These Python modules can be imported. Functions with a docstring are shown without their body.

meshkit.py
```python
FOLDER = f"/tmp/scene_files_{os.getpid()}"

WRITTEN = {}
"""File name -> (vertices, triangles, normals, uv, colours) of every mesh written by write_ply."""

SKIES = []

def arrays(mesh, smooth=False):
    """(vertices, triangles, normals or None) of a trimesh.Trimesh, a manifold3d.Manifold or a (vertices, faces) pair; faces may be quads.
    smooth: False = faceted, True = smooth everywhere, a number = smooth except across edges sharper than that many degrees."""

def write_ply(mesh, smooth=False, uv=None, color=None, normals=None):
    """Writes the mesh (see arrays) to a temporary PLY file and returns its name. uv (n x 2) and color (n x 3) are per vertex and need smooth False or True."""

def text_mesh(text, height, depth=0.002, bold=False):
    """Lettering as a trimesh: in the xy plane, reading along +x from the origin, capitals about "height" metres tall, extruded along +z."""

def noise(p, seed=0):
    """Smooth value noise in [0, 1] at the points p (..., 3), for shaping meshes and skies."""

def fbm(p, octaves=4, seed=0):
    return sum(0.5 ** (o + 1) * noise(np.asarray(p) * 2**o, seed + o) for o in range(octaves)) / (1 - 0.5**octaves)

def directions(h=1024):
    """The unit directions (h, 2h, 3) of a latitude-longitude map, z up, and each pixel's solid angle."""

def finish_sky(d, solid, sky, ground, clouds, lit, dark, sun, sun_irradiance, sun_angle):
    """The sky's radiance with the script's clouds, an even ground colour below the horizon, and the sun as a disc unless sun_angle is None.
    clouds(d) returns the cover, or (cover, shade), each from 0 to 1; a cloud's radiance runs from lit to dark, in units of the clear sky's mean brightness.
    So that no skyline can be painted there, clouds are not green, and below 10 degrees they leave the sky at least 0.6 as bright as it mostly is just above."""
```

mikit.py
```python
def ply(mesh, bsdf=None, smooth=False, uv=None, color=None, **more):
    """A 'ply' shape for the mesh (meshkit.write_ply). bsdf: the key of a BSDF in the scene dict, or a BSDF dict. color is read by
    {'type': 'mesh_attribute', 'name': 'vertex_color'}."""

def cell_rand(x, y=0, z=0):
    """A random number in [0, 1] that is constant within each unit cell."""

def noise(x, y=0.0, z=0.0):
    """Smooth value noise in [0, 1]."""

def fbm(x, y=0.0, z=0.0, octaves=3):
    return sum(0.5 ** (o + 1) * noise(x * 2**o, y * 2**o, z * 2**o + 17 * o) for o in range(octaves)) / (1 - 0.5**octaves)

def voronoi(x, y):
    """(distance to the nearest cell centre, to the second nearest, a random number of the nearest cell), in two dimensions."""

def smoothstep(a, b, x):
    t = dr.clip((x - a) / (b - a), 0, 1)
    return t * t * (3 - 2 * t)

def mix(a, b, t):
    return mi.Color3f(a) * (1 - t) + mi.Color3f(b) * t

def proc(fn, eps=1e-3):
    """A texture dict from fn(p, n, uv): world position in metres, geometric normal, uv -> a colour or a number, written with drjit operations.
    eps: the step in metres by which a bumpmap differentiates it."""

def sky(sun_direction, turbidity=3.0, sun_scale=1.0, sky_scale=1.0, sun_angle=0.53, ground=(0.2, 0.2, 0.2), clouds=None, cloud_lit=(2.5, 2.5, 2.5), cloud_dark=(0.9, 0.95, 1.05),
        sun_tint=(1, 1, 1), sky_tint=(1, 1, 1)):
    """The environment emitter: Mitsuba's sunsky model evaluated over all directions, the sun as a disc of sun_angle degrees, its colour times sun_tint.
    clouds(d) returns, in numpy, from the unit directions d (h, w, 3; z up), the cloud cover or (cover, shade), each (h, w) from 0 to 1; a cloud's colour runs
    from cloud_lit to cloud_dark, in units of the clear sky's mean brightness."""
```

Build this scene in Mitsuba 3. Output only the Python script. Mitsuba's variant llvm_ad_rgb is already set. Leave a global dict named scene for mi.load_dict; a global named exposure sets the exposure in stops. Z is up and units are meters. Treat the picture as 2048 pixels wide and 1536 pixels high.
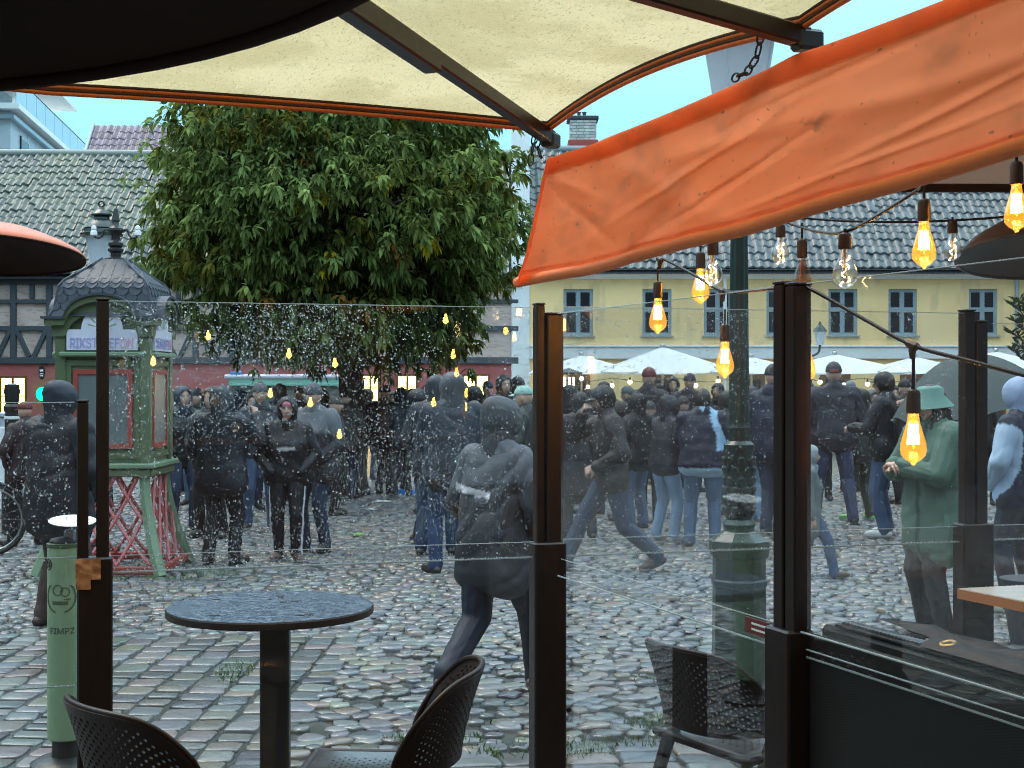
import math, random
import numpy as np, trimesh, drjit as dr, mitsuba as mi
import manifold3d as m3
from shapely.geometry import Polygon, Point, box as sbox
from shapely.ops import unary_union
import mikit, meshkit
from mikit import noise, fbm, voronoi, smoothstep, mix

T = mi.ScalarTransform4f
scene, labels = {'type': 'scene'}, {}
# ---------------------------------------------------------------- camera, sky, exposure
F, CX, CY, EYE = 2800.0, 1024.0, 768.0, 1.67       # focal length in pixels of the 2048 wide photograph
scene['camera'] = {'type': 'perspective', 'fov_axis': 'x', 'fov': math.degrees(2 * math.atan(CX / F)), 'near_clip': 0.05, 'far_clip': 2000.0,
                   'to_world': T().look_at(origin=[0, 0, EYE], target=[0, 1, EYE], up=[0, 0, 1])}
def overcast(d):
    up = np.clip(d[..., 2], 0, 1)
    t = np.clip((up - 0.12) / 0.75, 0, 1)
    n = meshkit.fbm(d * np.array([2.2, 2.2, 5.0]), 3, 5) - 0.5
    return np.ones(up.shape), np.clip(1 - t * t * (3 - 2 * t) + 0.12 * n * (up > 0.2), 0, 1)
scene['sky'] = mikit.sky((-0.35, 0.25, 0.75), turbidity=3, sun_scale=0.12, sun_angle=24, clouds=overcast,
                         cloud_lit=(2.15, 2.88, 3.40), cloud_dark=(0.47, 1.06, 1.40), ground=(0.12, 0.13, 0.13))
exposure = 3.35

# ---------------------------------------------------------------- helpers
def at(px, py, Y):                                    # the point at depth Y that the photograph shows at this pixel
    return np.array([(px - CX) / F * Y, Y, EYE - (py - CY) / F * Y])
def ground_Y(py):
    return EYE * F / (py - CY)
_used = {}
def num(key):
    n = _used.get(key, -1) + 1
    _used[key] = n
    return key if n == 0 else f'{key}_{n:03d}'
def thing(name, label, cat, group=None):
    k = num(name)
    labels[k] = {'label': label, 'category': cat, 'kind': 'thing'}
    if group: labels[k]['group'] = group
    return k
def put(name, mesh, mat, parent=None, smooth=False, color=None, **more):
    k = num(f'{parent}__{name}' if parent else name)
    if isinstance(mesh, dict): scene[k] = {**mesh, **more}
    else: scene[k] = mikit.ply(mesh, mat, smooth, color=color, **more)
    return k
def solo(name, mesh, mat, label, cat, group=None, smooth=False, **more):
    k = thing(name, label, cat, group)
    if isinstance(mesh, dict): scene[k] = {**mesh, **more}
    else: scene[k] = mikit.ply(mesh, mat, smooth, **more)
    return k
def struct(name, mesh, mat, smooth=False, **more):
    k = put(name, mesh, mat, None, smooth, **more)
    labels[k] = {'kind': 'structure'}
    return k
def stuff(key, label=None, cat=None):
    labels[key] = {'kind': 'stuff'}
    if label: labels[key]['label'] = label
    if cat: labels[key]['category'] = cat
    return key

def join(ms): return trimesh.util.concatenate(list(ms))
def tm(v, f): return trimesh.Trimesh(np.asarray(v, float), np.asarray(f), process=False)
def hull(pts): return trimesh.convex.convex_hull(np.asarray(pts, float))
def cbox(sx, sy, sz, c=0.004, at=(0, 0, 0), rz=0.0, R=None):      # a chamfered box centred on at
    h = np.array([sx, sy, sz]) / 2
    c = min(c, 0.45 * h.min() * 2)
    pts = []
    for s in np.ndindex(2, 2, 2):
        s = np.array(s) * 2 - 1
        for k in range(3):
            e = h.copy(); e = e - c; e[k] += c
            pts.append(s * e)
    m = hull(pts)
    if R is not None: m.apply_transform(R4(R))
    if rz: m.apply_transform(trimesh.transformations.rotation_matrix(rz, [0, 0, 1]))
    m.apply_translation(at)
    return m
def R4(R):
    M = np.eye(4); M[:3, :3] = R
    return M
def frame(d, up=(0, 0, 1)):
    d = np.asarray(d, float); d = d / np.linalg.norm(d)
    u = np.asarray(up, float)
    if abs(d @ u) > 0.98 * np.linalg.norm(u): u = np.array([1.0, 0, 0])
    a = np.cross(u, d); a /= np.linalg.norm(a)
    return a, np.cross(d, a), d
def bar(p, q, w, t, c=0.003, up=(0, 0, 1), ext=0.0):               # a bar from p to q, w across and t along up
    p, q = np.asarray(p, float), np.asarray(q, float)
    a, b, d = frame(q - p, up)
    L = np.linalg.norm(q - p) + ext
    m = cbox(w, t, L, c)
    m.apply_transform(R4(np.stack([a, b, d], 1)))
    m.apply_translation((p + q) / 2)
    return m
def tube(pts, r, n=8, closed=False):
    pts = np.asarray(pts, float)
    r = np.broadcast_to(np.asarray(r, float), (len(pts),))
    d = np.gradient(pts, axis=0) if not closed else np.roll(pts, -1, 0) - np.roll(pts, 1, 0)
    a, b, _ = frame(d[0])
    ang = np.arange(n) * 2 * np.pi / n
    V = []
    for i in range(len(pts)):
        t = d[i] / np.linalg.norm(d[i])
        a = a - t * (a @ t); a /= np.linalg.norm(a)
        b = np.cross(t, a)
        V.append(pts[i] + r[i] * (np.cos(ang)[:, None] * a + np.sin(ang)[:, None] * b))
    V = np.vstack(V)
    Fs = []
    m = len(pts)
    for i in range(m if closed else m - 1):
        j = (i + 1) % m
        for k in range(n):
            l = (k + 1) % n
            Fs += [[i * n + k, i * n + l, j * n + l], [i * n + k, j * n + l, j * n + k]]
    if not closed:
        V = np.vstack([V, pts[0], pts[-1]])
        for k in range(n):
            l = (k + 1) % n
            Fs += [[m * n, l, k], [m * n + 1, (m - 1) * n + k, (m - 1) * n + l]]
    return tm(V, Fs)
def curve(pts, n=24):                                               # Catmull-Rom through the points
    P = np.asarray(pts, float)
    P = np.vstack([2 * P[0] - P[1], P, 2 * P[-1] - P[-2]])
    out = []
    for i in range(1, len(P) - 2):
        for t in np.linspace(0, 1, n, endpoint=False):
            out.append(0.5 * (2 * P[i] + (P[i + 1] - P[i - 1]) * t + (2 * P[i - 1] - 5 * P[i] + 4 * P[i + 1] - P[i + 2]) * t * t
                              + (3 * P[i] - P[i - 1] - 3 * P[i + 1] + P[i + 2]) * t ** 3))
    out.append(P[-2])
    return np.array(out)
def lathe(profile, n=24, at=(0, 0, 0), squash=None):                # profile of (r, z); open ends are closed
    pr = np.asarray(profile, float)
    ang = np.arange(n) * 2 * np.pi / n
    V = np.vstack([np.stack([r * np.cos(ang), r * np.sin(ang), np.full(n, z)], 1) for r, z in pr])
    Fs, m = [], len(pr)
    for i in range(m - 1):
        for k in range(n):
            l = (k + 1) % n
            Fs += [[i * n + k, i * n + l, (i + 1) * n + l], [i * n + k, (i + 1) * n + l, (i + 1) * n + k]]
    V = np.vstack([V, [0, 0, pr[0, 1]], [0, 0, pr[-1, 1]]])
    for k in range(n):
        l = (k + 1) % n
        Fs += [[m * n, l, k], [m * n + 1, (m - 1) * n + k, (m - 1) * n + l]]
    M = tm(V, Fs)
    M.apply_translation(at)
    return M
def extrude(poly, depth):                                            # a shapely polygon in xy, extruded along +z
    return join(trimesh.creation.extrude_polygon(g, depth, engine='earcut') for g in getattr(poly, 'geoms', [poly]))
XZ = np.array([[1, 0, 0, 0], [0, 0, -1, 0], [0, 1, 0, 0], [0, 0, 0, 1.0]])   # xy drawing to an upright xz face that looks towards -y
def upright(poly, depth, y):                                         # a drawing in xz standing at depth y, its front face at y
    m = extrude(poly, depth)
    m.apply_transform(XZ)
    m.apply_translation([0, y + depth, 0])
    return m
def grid_mesh(P):                                                    # P (a, b, 3) -> a sheet
    a, b = P.shape[:2]
    i = np.arange(a * b).reshape(a, b)
    q = np.stack([i[:-1, :-1], i[1:, :-1], i[1:, 1:], i[:-1, 1:]], -1).reshape(-1, 4)
    return tm(P.reshape(-1, 3), np.vstack([q[:, [0, 1, 2]], q[:, [0, 2, 3]]]))
def moved(m, t=(0, 0, 0), rz=0.0, s=1.0):
    m = m.copy()
    if s != 1.0: m.apply_scale(s)
    if rz: m.apply_transform(trimesh.transformations.rotation_matrix(rz, [0, 0, 1]))
    m.apply_translation(t)
    return m
def jitter(c, rng, a=0.15):
    return np.clip(np.asarray(c) * (1 + a * rng.normal()) * (1 + 0.3 * a * rng.normal(size=3)), 0.002, 0.95)

# ---------------------------------------------------------------- materials
def mat(name, color, rough=0.5, spec=0.5, **more):
    c = color if isinstance(color, dict) else {'type': 'rgb', 'value': list(map(float, color))}
    scene[name] = {'type': 'twosided', 'bsdf': {'type': 'principled', 'base_color': c, 'roughness': rough, 'specular': spec, **more}}
VC = {'type': 'mesh_attribute', 'name': 'vertex_color'}
scene['wet_stone'] = {'type': 'twosided', 'bsdf': {'type': 'bumpmap', 'tex': mikit.proc(lambda p, n, uv: fbm(p.x * 24, p.y * 24, p.z * 24, 3) * .004), 'scale': 1.0,
                      'bsdf': {'type': 'principled', 'base_color': VC, 'roughness': .34, 'specular': .8, 'clearcoat': .5, 'clearcoat_gloss': .92}}}
def ground_color(p, n, uv):                                          # joints near by; laid stones where the built ones end
    d1, d2, r = voronoi(p.x * 7.5, p.y * 7.5)
    far = dr.maximum(smoothstep(24.5, 26.0, p.y), smoothstep(1.05, 1.25, dr.abs(p.x) - .385 * p.y))
    joint = mix((0.016, 0.016, 0.014), (0.045, 0.044, 0.036), fbm(p.x * 3, p.y * 3))
    laid = mix(joint, mix((.07, .075, .075), (.13, .125, .115), r), smoothstep(.06, .22, d2 - d1))
    return joint * (1 - far) + laid * far
mat('wet_ground', mikit.proc(ground_color), 0.3, 0.6)
mat('tile', VC, 0.42, 0.5)
mat('painted', VC, 0.5, 0.4)
mat('cloth', VC, 0.62, 0.35, sheen=0.15)
mat('rain_cloth', VC, 0.58, 0.38)
mat('skin', VC, 0.5, 0.4)
mat('hair', (0.022, 0.014, 0.010), 0.5, 0.5)
mat('shoe_leather', VC, 0.45, 0.5)
mat('brown_metal', mikit.proc(lambda p, n, uv: mix((0.011, 0.005, 0.0035), (0.022, 0.010, 0.006), fbm(p.x * 60, p.y * 60, p.z * 9))), 0.38, 0.5)
mat('black_metal', (0.018, 0.017, 0.016), 0.4, 0.5)
mat('green_iron', mikit.proc(lambda p, n, uv: mix((0.006, 0.016, 0.013), (0.016, 0.034, 0.027), fbm(p.x * 14, p.y * 14, p.z * 6))), 0.33, 0.6)
mat('kiosk_green', mikit.proc(lambda p, n, uv: mix((0.075, 0.10, 0.045), (0.11, 0.14, 0.072), fbm(p.x * 5, p.y * 5, p.z * 2.2))), 0.42, 0.5)
mat('kiosk_light_green', (0.16, 0.24, 0.14), 0.45, 0.4)
mat('kiosk_red', (0.30, 0.055, 0.04), 0.5, 0.4)
mat('lattice_red', (0.50, 0.13, 0.13), 0.5, 0.4)
mat('lead', (0.058, 0.064, 0.076), 0.45, 0.22)
mat('sage', mikit.proc(lambda p, n, uv: mix((0.20, 0.30, 0.17), (0.27, 0.37, 0.22), fbm(p.x * 9, p.y * 9, p.z * 4))), 0.4, 0.4)
mat('sage_dark', (0.07, 0.10, 0.05), 0.5, 0.4)
mat('white_paint', (0.74, 0.74, 0.72), 0.5, 0.4)
mat('steel', (0.42, 0.43, 0.44), 0.3, 0.5, metallic=0.9)
mat('brass', (0.55, 0.38, 0.14), 0.3, 0.5, metallic=0.9)
mat('rubber', (0.015, 0.015, 0.016), 0.6, 0.4)
mat('timber_frame', (0.055, 0.065, 0.075), 0.6, 0.4)
# ---------------------------------------------------------------- the square: wet cobbles
rng = np.random.default_rng(7)
struct('ground', tm([[-400, -30, -0.012], [400, -30, -0.012], [400, 600, -0.012], [-400, 600, -0.012]], [[0, 1, 2], [0, 2, 3]]), 'wet_ground')
STONES = np.array([[.085, .088, .088], [.11, .105, .095], [.065, .07, .076], [.125, .092, .072], [.08, .09, .085], [.13, .125, .115], [.05, .052, .056], [.12, .105, .078]])
def stone(nv, rings, rng, square=False):                             # a unit stone: rounded top, sides that go down
    ang = (np.arange(nv) + rng.uniform(-.2, .2, nv)) * 2 * np.pi / nv
    if square:
        q = 0.5 * np.sign(np.cos(ang)) * np.abs(np.cos(ang)) ** .32 * 1.0, 0.5 * np.sign(np.sin(ang)) * np.abs(np.sin(ang)) ** .32
        base = np.stack(q, 1) * (1 + .05 * rng.normal(size=(nv, 1)))
    else:
        base = np.stack([np.cos(ang), np.sin(ang)], 1) * 0.5 * (1 + .13 * rng.normal(size=(nv, 1)))
    prof = [(1.0, -0.6), (0.98, 0.30), (0.84, 0.80), (0.48, 0.97)] if rings == 4 else [(1.0, -0.5), (0.90, 0.68), (0.48, 0.96)]
    if square: prof = [(1.0, -0.6), (0.99, 0.45), (0.88, 0.84), (0.5, 0.97)]
    tilt = rng.normal(size=2) * 0.24
    V = [np.column_stack([base * s, np.full(nv, z) + (base * s) @ tilt * (z > 0)]) for s, z in prof] + [np.array([[0, 0, 1.0]])]
    V = np.vstack(V)
    m = len(prof)
    Fs = []
    for i in range(m - 1):
        for k in range(nv):
            l = (k + 1) % nv
            Fs += [[i * nv + k, i * nv + l, (i + 1) * nv + l], [i * nv + k, (i + 1) * nv + l, (i + 1) * nv + k]]
    for k in range(nv): Fs.append([(m - 1) * nv + k, (m - 1) * nv + (k + 1) % nv, m * nv])
    return V, np.array(Fs)
NEAR = [stone(10, 4, rng) for _ in range(14)]
MID = [stone(8, 3, rng) for _ in range(10)]
FAR = [stone(6, 3, rng) for _ in range(8)]
SETT = [stone(12, 4, rng, True) for _ in range(10)]
def lane_x(y): return -1.05 + 0.02 * (y - 6)                          # right edge of the lane of squared setts
def in_lane(x, y): return (y < 9.3) & (x < lane_x(y) - 0.0) & (x > -3.4)
def in_front_setts(x, y): return (y < 6.45 + 0.25 * np.sin(x * 1.3)) & (x > -0.9)
place = []                                                            # x, y, sx, sy, h, rz, set
y = 4.6
while y < 25.0:
    grow = 1.0 if y < 13 else (1.12 if y < 19 else 1.3)
    sy = 0.122 * grow
    half = 0.385 * y + 1.2
    n = int(2 * half / (0.122 * grow))
    xs = np.linspace(-half, half, n) + rng.uniform(-.032, .032, n) + (0.06 if int(y * 100) % 2 else 0)
    for x in xs:
        yy = y + rng.uniform(-.034, .034) + .02 * math.sin(x * 1.7)
        if in_lane(x, yy) or in_front_setts(x, yy): continue
        if rng.random() < .012: continue
        s = float(np.clip(math.exp(rng.normal() * .22), .6, 1.5))
        place.append((x, yy, .128 * grow * s, .134 * grow * float(np.clip(s ** .5 * math.exp(rng.normal() * .18), .6, 1.45)), .0185 * rng.uniform(.5, 1.35), rng.normal() * .35, 0))
    y += sy
def rows(x0, x1, y0, y1, across, along, rot):                         # squared setts in courses that run away from the eye
    x = x0
    while x < x1:
        w = across * rng.uniform(.88, 1.12)
        yy = y0 + rng.uniform(0, along)
        while yy < y1:
            l = along * rng.uniform(.65, 1.3)
            cx, cy = x + w / 2, yy + l / 2
            X, Yv = cx + rot * (cy - y0), cy
            if (in_lane(X, Yv) if x0 < -2 else in_front_setts(X, Yv)):
                place.append((X + rng.normal() * .004, Yv, w - .016, l - .015, .015 * rng.uniform(.6, 1.35), -rot + rng.normal() * .03, 1))
            yy += l
        x += w
rows(-3.6, -0.9, 4.7, 9.4, .20, .185, .03)
rows(-1.0, 3.2, 4.7, 6.8, .26, .22, -.08)
order = sorted(range(len(place)), key=lambda i: place[i][1] / (place[i][2] * place[i][3]) ** .25)
def stone_world(i, rng):
    x, y, sx, sy, h, rz, st = place[i]
    V, Fs = (SETT if st else NEAR if y < 9 else MID if y < 14 else FAR)[rng.integers(0, 8)]
    c, s = math.cos(rz), math.sin(rz)
    v = V * [sx, sy, h]
    zz = .010 * math.sin(x * .9 + 1) + .010 * math.sin(y * .7)
    return np.column_stack([v[:, 0] * c - v[:, 1] * s + x, v[:, 0] * s + v[:, 1] * c + y, v[:, 2] + zz * .5 - .004]), Fs
near_first = [i for i in order if abs(place[i][0]) < .37 * place[i][1] and place[i][1] > 6.02]
singles = set(near_first[:300])
VV, FF, CC, base = [], [], [], 0
for i in range(len(place)):
    v, f = stone_world(i, rng)
    c = 1.05 * jitter(STONES[rng.integers(0, len(STONES))] * .75 + np.array([.085, .088, .088]) * .25, rng, .20)
    if place[i][6]: c = c * .85
    if i in singles:
        put('sett' if place[i][6] else 'cobblestone', tm(v, f), 'wet_stone', 'ground', True, color=np.tile(c, (len(v), 1)))
    else:
        VV.append(v); FF.append(f + base); CC.append(np.tile(c, (len(v), 1))); base += len(v)
stuff(put('cobble_paving', tm(np.vstack(VV), np.vstack(FF)), 'wet_stone', 'ground', True, color=np.vstack(CC)))
# moss and grass in the joints: at the lamp's foot, along the bottom, under the kiosk
def blades(spots, n, h, rng):
    V, Fs = [], []
    for cx, cy, rx, ry in spots:
        for _ in range(int(n * rx * ry / .1)):
            a, r = rng.uniform(0, 6.283), math.sqrt(rng.random())
            p = np.array([cx + rx * r * math.cos(a), cy + ry * r * math.sin(a), .004])
            d = rng.uniform(0, 6.283)
            w = np.array([math.cos(d), math.sin(d), 0]) * .004
            tip = p + np.array([rng.normal() * .014, rng.normal() * .014, h * rng.uniform(.4, 1.2)])
            b = len(V) * 3
            V.append([p - w, p + w, tip]); Fs.append([b, b + 1, b + 2])
    return tm(np.vstack(V), np.array(Fs))
mat('moss_green', (0.06, 0.12, 0.025), 0.7, 0.3)
k = put('moss', blades([(.80, 6.86, .26, .13)] * 3 + [(1.02, 6.9, .2, .12)] * 2 + [(1.02, 7.0, .3, .22), (1.35, 7.1, .25, .15), (.95, 6.75, .22, .12), (.15, 6.35, .35, .16), (-.35, 6.55, .25, .12), (.6, 6.5, .3, .1), (-3.1, 11.95, .5, .1), (-2.65, 12.3, .25, .2),
                          (-3.9, 12.0, .4, .1), (.8, 7.9, .15, .1), (1.6, 8.3, .3, .2), (-1.6, 8.1, .1, .3)], 420, .035, rng), 'moss_green')
stuff(k, 'green moss and grass growing between the wet cobbles', 'moss')
# ---------------------------------------------------------------- buildings across the square
FY = 42.0                                                             # facade distance
def fx(px): return (px - CX) / F * FY
def fz(py): return EYE - (py - CY) / F * FY
mat('red_plaster', mikit.proc(lambda p, n, uv: mix((0.36, 0.085, 0.085), (0.46, 0.14, 0.13), fbm(p.x * 1.5, p.z * 2.5))), 0.7, 0.3)
mat('infill_brick', mikit.proc(lambda p, n, uv: mix(mix((0.50, 0.36, 0.31), (0.62, 0.50, 0.44), fbm(p.x * 2.5, p.z * 5.5, 0, 4)), (0.36, 0.24, 0.20),
    smoothstep(.55, .75, fbm(p.x * 6, p.z * 22)) * 0.6)), 0.75, 0.3)
mat('yellow_plaster', mikit.proc(lambda p, n, uv: mix(mix((0.93, 0.67, 0.33), (0.85, 0.58, 0.26), fbm(p.x * .8, p.z * 1.1, 0, 4)), (0.60, 0.43, 0.24), smoothstep(.58, .8, fbm(p.x * 3, p.z * 1.2 + 9)) * .5)), 0.75, 0.3)
mat('white_stucco', (0.76, 0.76, 0.74), 0.6, 0.3)
mat('window_paint', (0.27, 0.34, 0.37), 0.5, 0.4)
mat('pale_stone', mikit.proc(lambda p, n, uv: mix((0.36, 0.42, 0.45), (0.44, 0.49, 0.51), fbm(p.x * .5, p.y * .5, p.z * .5))), 0.7, 0.3)
mat('dark_glass', (0.02, 0.023, 0.026), 0.12, 0.35)
mat('grey_glass', (0.16, 0.20, 0.22), 0.1, 0.7)
mat('wood_door', (0.16, 0.07, 0.03), 0.5, 0.4)
mat('pale_mortar', (0.26, 0.26, 0.24), 0.8, 0.3)
mat('dark_stone', (0.05, 0.05, 0.055), 0.7, 0.3)

def pantile(pitch, expo):
    u = np.linspace(0, 1, 8)
    prof = .5 + .5 * np.cos(2 * np.pi * (u - .28)) * (1 - .35 * (u > .55))
    z = prof * pitch * .30
    L = expo * 1.12
    V = []
    for s, lift in ((0, .035), (L, .0)):                              # s runs up the slope; the lower edge stands proud
        V.append(np.stack([u * pitch * 1.06, np.full(8, s), z + lift], 1))
    V.append(np.stack([u * pitch * 1.06, np.full(8, 0.0), z * .55 - .015], 1))
    V = np.vstack(V)
    Fs = []
    for k in range(7):
        Fs += [[k, k + 1, 8 + k + 1], [k, 8 + k + 1, 8 + k], [16 + k, 16 + k + 1, k + 1], [16 + k, k + 1, k]]
    return V, np.array(Fs)
def tiled_roof(holder, x0, x1, eave, ridge, pitch, colors, rng, single=300, sag=0.0):   # eave and ridge: (y, z)
    e, r = np.array(eave, float), np.array(ridge, float)
    L = np.linalg.norm(r - e); d = (r - e) / L; n = np.array([-d[1], d[0]])
    nr = max(2, round(L / (pitch * 1.42))); expo = L / nr
    V0, F0 = pantile(pitch, expo)
    cols = int((x1 - x0) / pitch)
    VV, FF, CC, base = [], [], [], 0
    made = 0
    for i in range(nr):
        for j in range(cols):
            v = V0 + [0, 0, 0]
            wob = .012 * rng.normal()
            s = v[:, 1] + i * expo
            xx = x0 + j * pitch + v[:, 0] + .006 * rng.normal()
            h = v[:, 2] + wob + sag * (meshkit.noise(np.array([[xx[0] * .35, s[0] * .5, 3.0]]))[0] - .5)
            w = np.column_stack([xx, e[0] + d[0] * s + n[0] * h, e[1] + d[1] * s + n[1] * h])
            mossy = meshkit.fbm(np.array([[xx[0] * .4, s[0] * .7, 1.0]]), 3)[0]
            c = colors(rng, i / nr, mossy)
            if made < single:
                put('tile', tm(w, F0), 'tile', holder, 40, color=None) if False else put('tile', tm(w, F0), 'tile', holder, True, color=np.tile(c, (len(w), 1)))
                made += 1
            else:
                VV.append(w); FF.append(F0 + base); CC.append(np.tile(c, (len(w), 1))); base += len(w)
    if VV: stuff(put('upper_tiles', tm(np.vstack(VV), np.vstack(FF)), 'tile', holder, True, color=np.vstack(CC)))
def roof_slab(x0, x1, eave, ridge, back=4.5):
    (ye, ze), (yr, zr) = eave, ridge
    P = [(ye, ze - .12), (yr, zr - .06), (yr + back, zr - back * .9), (yr + back, ze - .12)]
    return hull([[x, y, z] for x in (x0, x1) for y, z in P])
def window(holder, x0, x1, z0, z1, y, glass='dark_glass', rows=2, bars=True, fm='window_paint'):
    w = put('window', upright(sbox(x0 + .02, z0 + .02, x1 - .02, z1 - .02), .02, y - .012), glass, holder)
    W = .055
    fr = sbox(x0, z0, x1, z1).difference(sbox(x0 + W, z0 + W, x1 - W, z1 - W))
    put('frame', upright(fr, .07, y - .06), fm, w)
    xm = (x0 + x1) / 2
    put('mullion', upright(sbox(xm - .035, z0 + W, xm + .035, z1 - W), .05, y - .05), fm, w)
    for k in range(1, rows):
        zz = z0 + (z1 - z0) * (k / rows + (.06 if rows == 2 else 0))
        put('transom', upright(unary_union([sbox(x0 + W, zz - .035, xm - .035, zz + .035), sbox(xm + .035, zz - .035, x1 - W, zz + .035)]), .04, y - .045), fm, w)
    if bars:
        cas = unary_union([sbox(a, b, c, d).difference(sbox(a + .034, b + .034, c - .034, d - .034)) for a, c in ((x0 + W, xm - .035), (xm + .035, x1 - W))
                           for b, d in ((z0 + W, z0 + (z1 - z0) * .56 - .035), (z0 + (z1 - z0) * .56 + .035, z1 - W))])
        put('casement', upright(cas, .03, y - .035), fm, w)
    return w
# the long half-timbered house
h = thing('half_timbered_house', 'long half-timbered house with red ground floor and mossy grey-green pantile roof behind the tree', 'house')
XL, XR = -17.5, fx(1037)
z_rail, z_top = fz(724), fz(558)
put('ground_floor_wall', cbox(XR - XL, 6, z_rail, .01, ((XL + XR) / 2, FY + 3, z_rail / 2)), 'red_plaster', h)
put('upper_wall', cbox(XR - XL, 6, z_top - z_rail, .01, ((XL + XR) / 2, FY + 3.02, (z_rail + z_top) / 2)), 'infill_brick', h)
def timber(p, q, w=.17): put('timber', bar([p[0], FY - .03, p[1]], [q[0], FY - .03, q[1]], .16, w, .012, up=(0, 0, 1) if abs(q[0] - p[0]) > abs(q[1] - p[1]) else (1, 0, 0)), 'timber_frame', h)
rt = np.random.default_rng(3)
for py, w in ((562, .22), (603, .12), (657, .15), (721, .20)): timber((XL, fz(py)), (XR, fz(py)), w)
for i in range(16):
    px = 28 + 72 * (i - 7) if i < 9 else 28 + 72 * (i - 7) + 4
    x = fx(px)
    if x > XR - .3 or x < XL: continue
    a, b = fz(568), fz(715)
    put('timber', cbox(.16, .15, a - b, .012, (x, FY - .045, (a + b) / 2)), 'timber_frame', h)
    put('timber', cbox(.13, .14, fz(570) - fz(598), .012, (x + .56, FY - .045, (fz(570) + fz(598)) / 2)), 'timber_frame', h)
    for s in (-1, 1): timber((x + s * .1, fz(661)), (x + s * .47, fz(714)), .13)
def mossy_grey(rng, t, m):
    c = np.array([.076, .086, .078]) * (1 + .08 * rng.normal())
    g = np.clip((m - .42) * 3, 0, 1) * (.35 + .65 * (t > .75))
    return np.clip(c * (1 - g) + np.array([.115, .135, .07]) * g, .02, .9)
rr = np.random.default_rng(11)
roofL = put('roof', roof_slab(XL, XR, (FY - .45, fz(551)), (FY + 4.3, fz(297) + .42)), 'dark_stone', h)
tiled_roof(roofL, XL, XR - .2, (FY - .5, fz(551)), (FY + 4.3, fz(297) + .45), .252, mossy_grey, rr, 300, .10)
put('ridge', tube([[x, FY + 4.35, fz(297) + .56 + .06 * meshkit.noise(np.array([[x * .5, 0, 0]]))[0]] for x in np.linspace(XL, XR, 60)], .13, 8), 'tile', roofL, True,
    color=np.tile([.24, .25, .22], (60 * 8 + 2, 1)))
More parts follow.
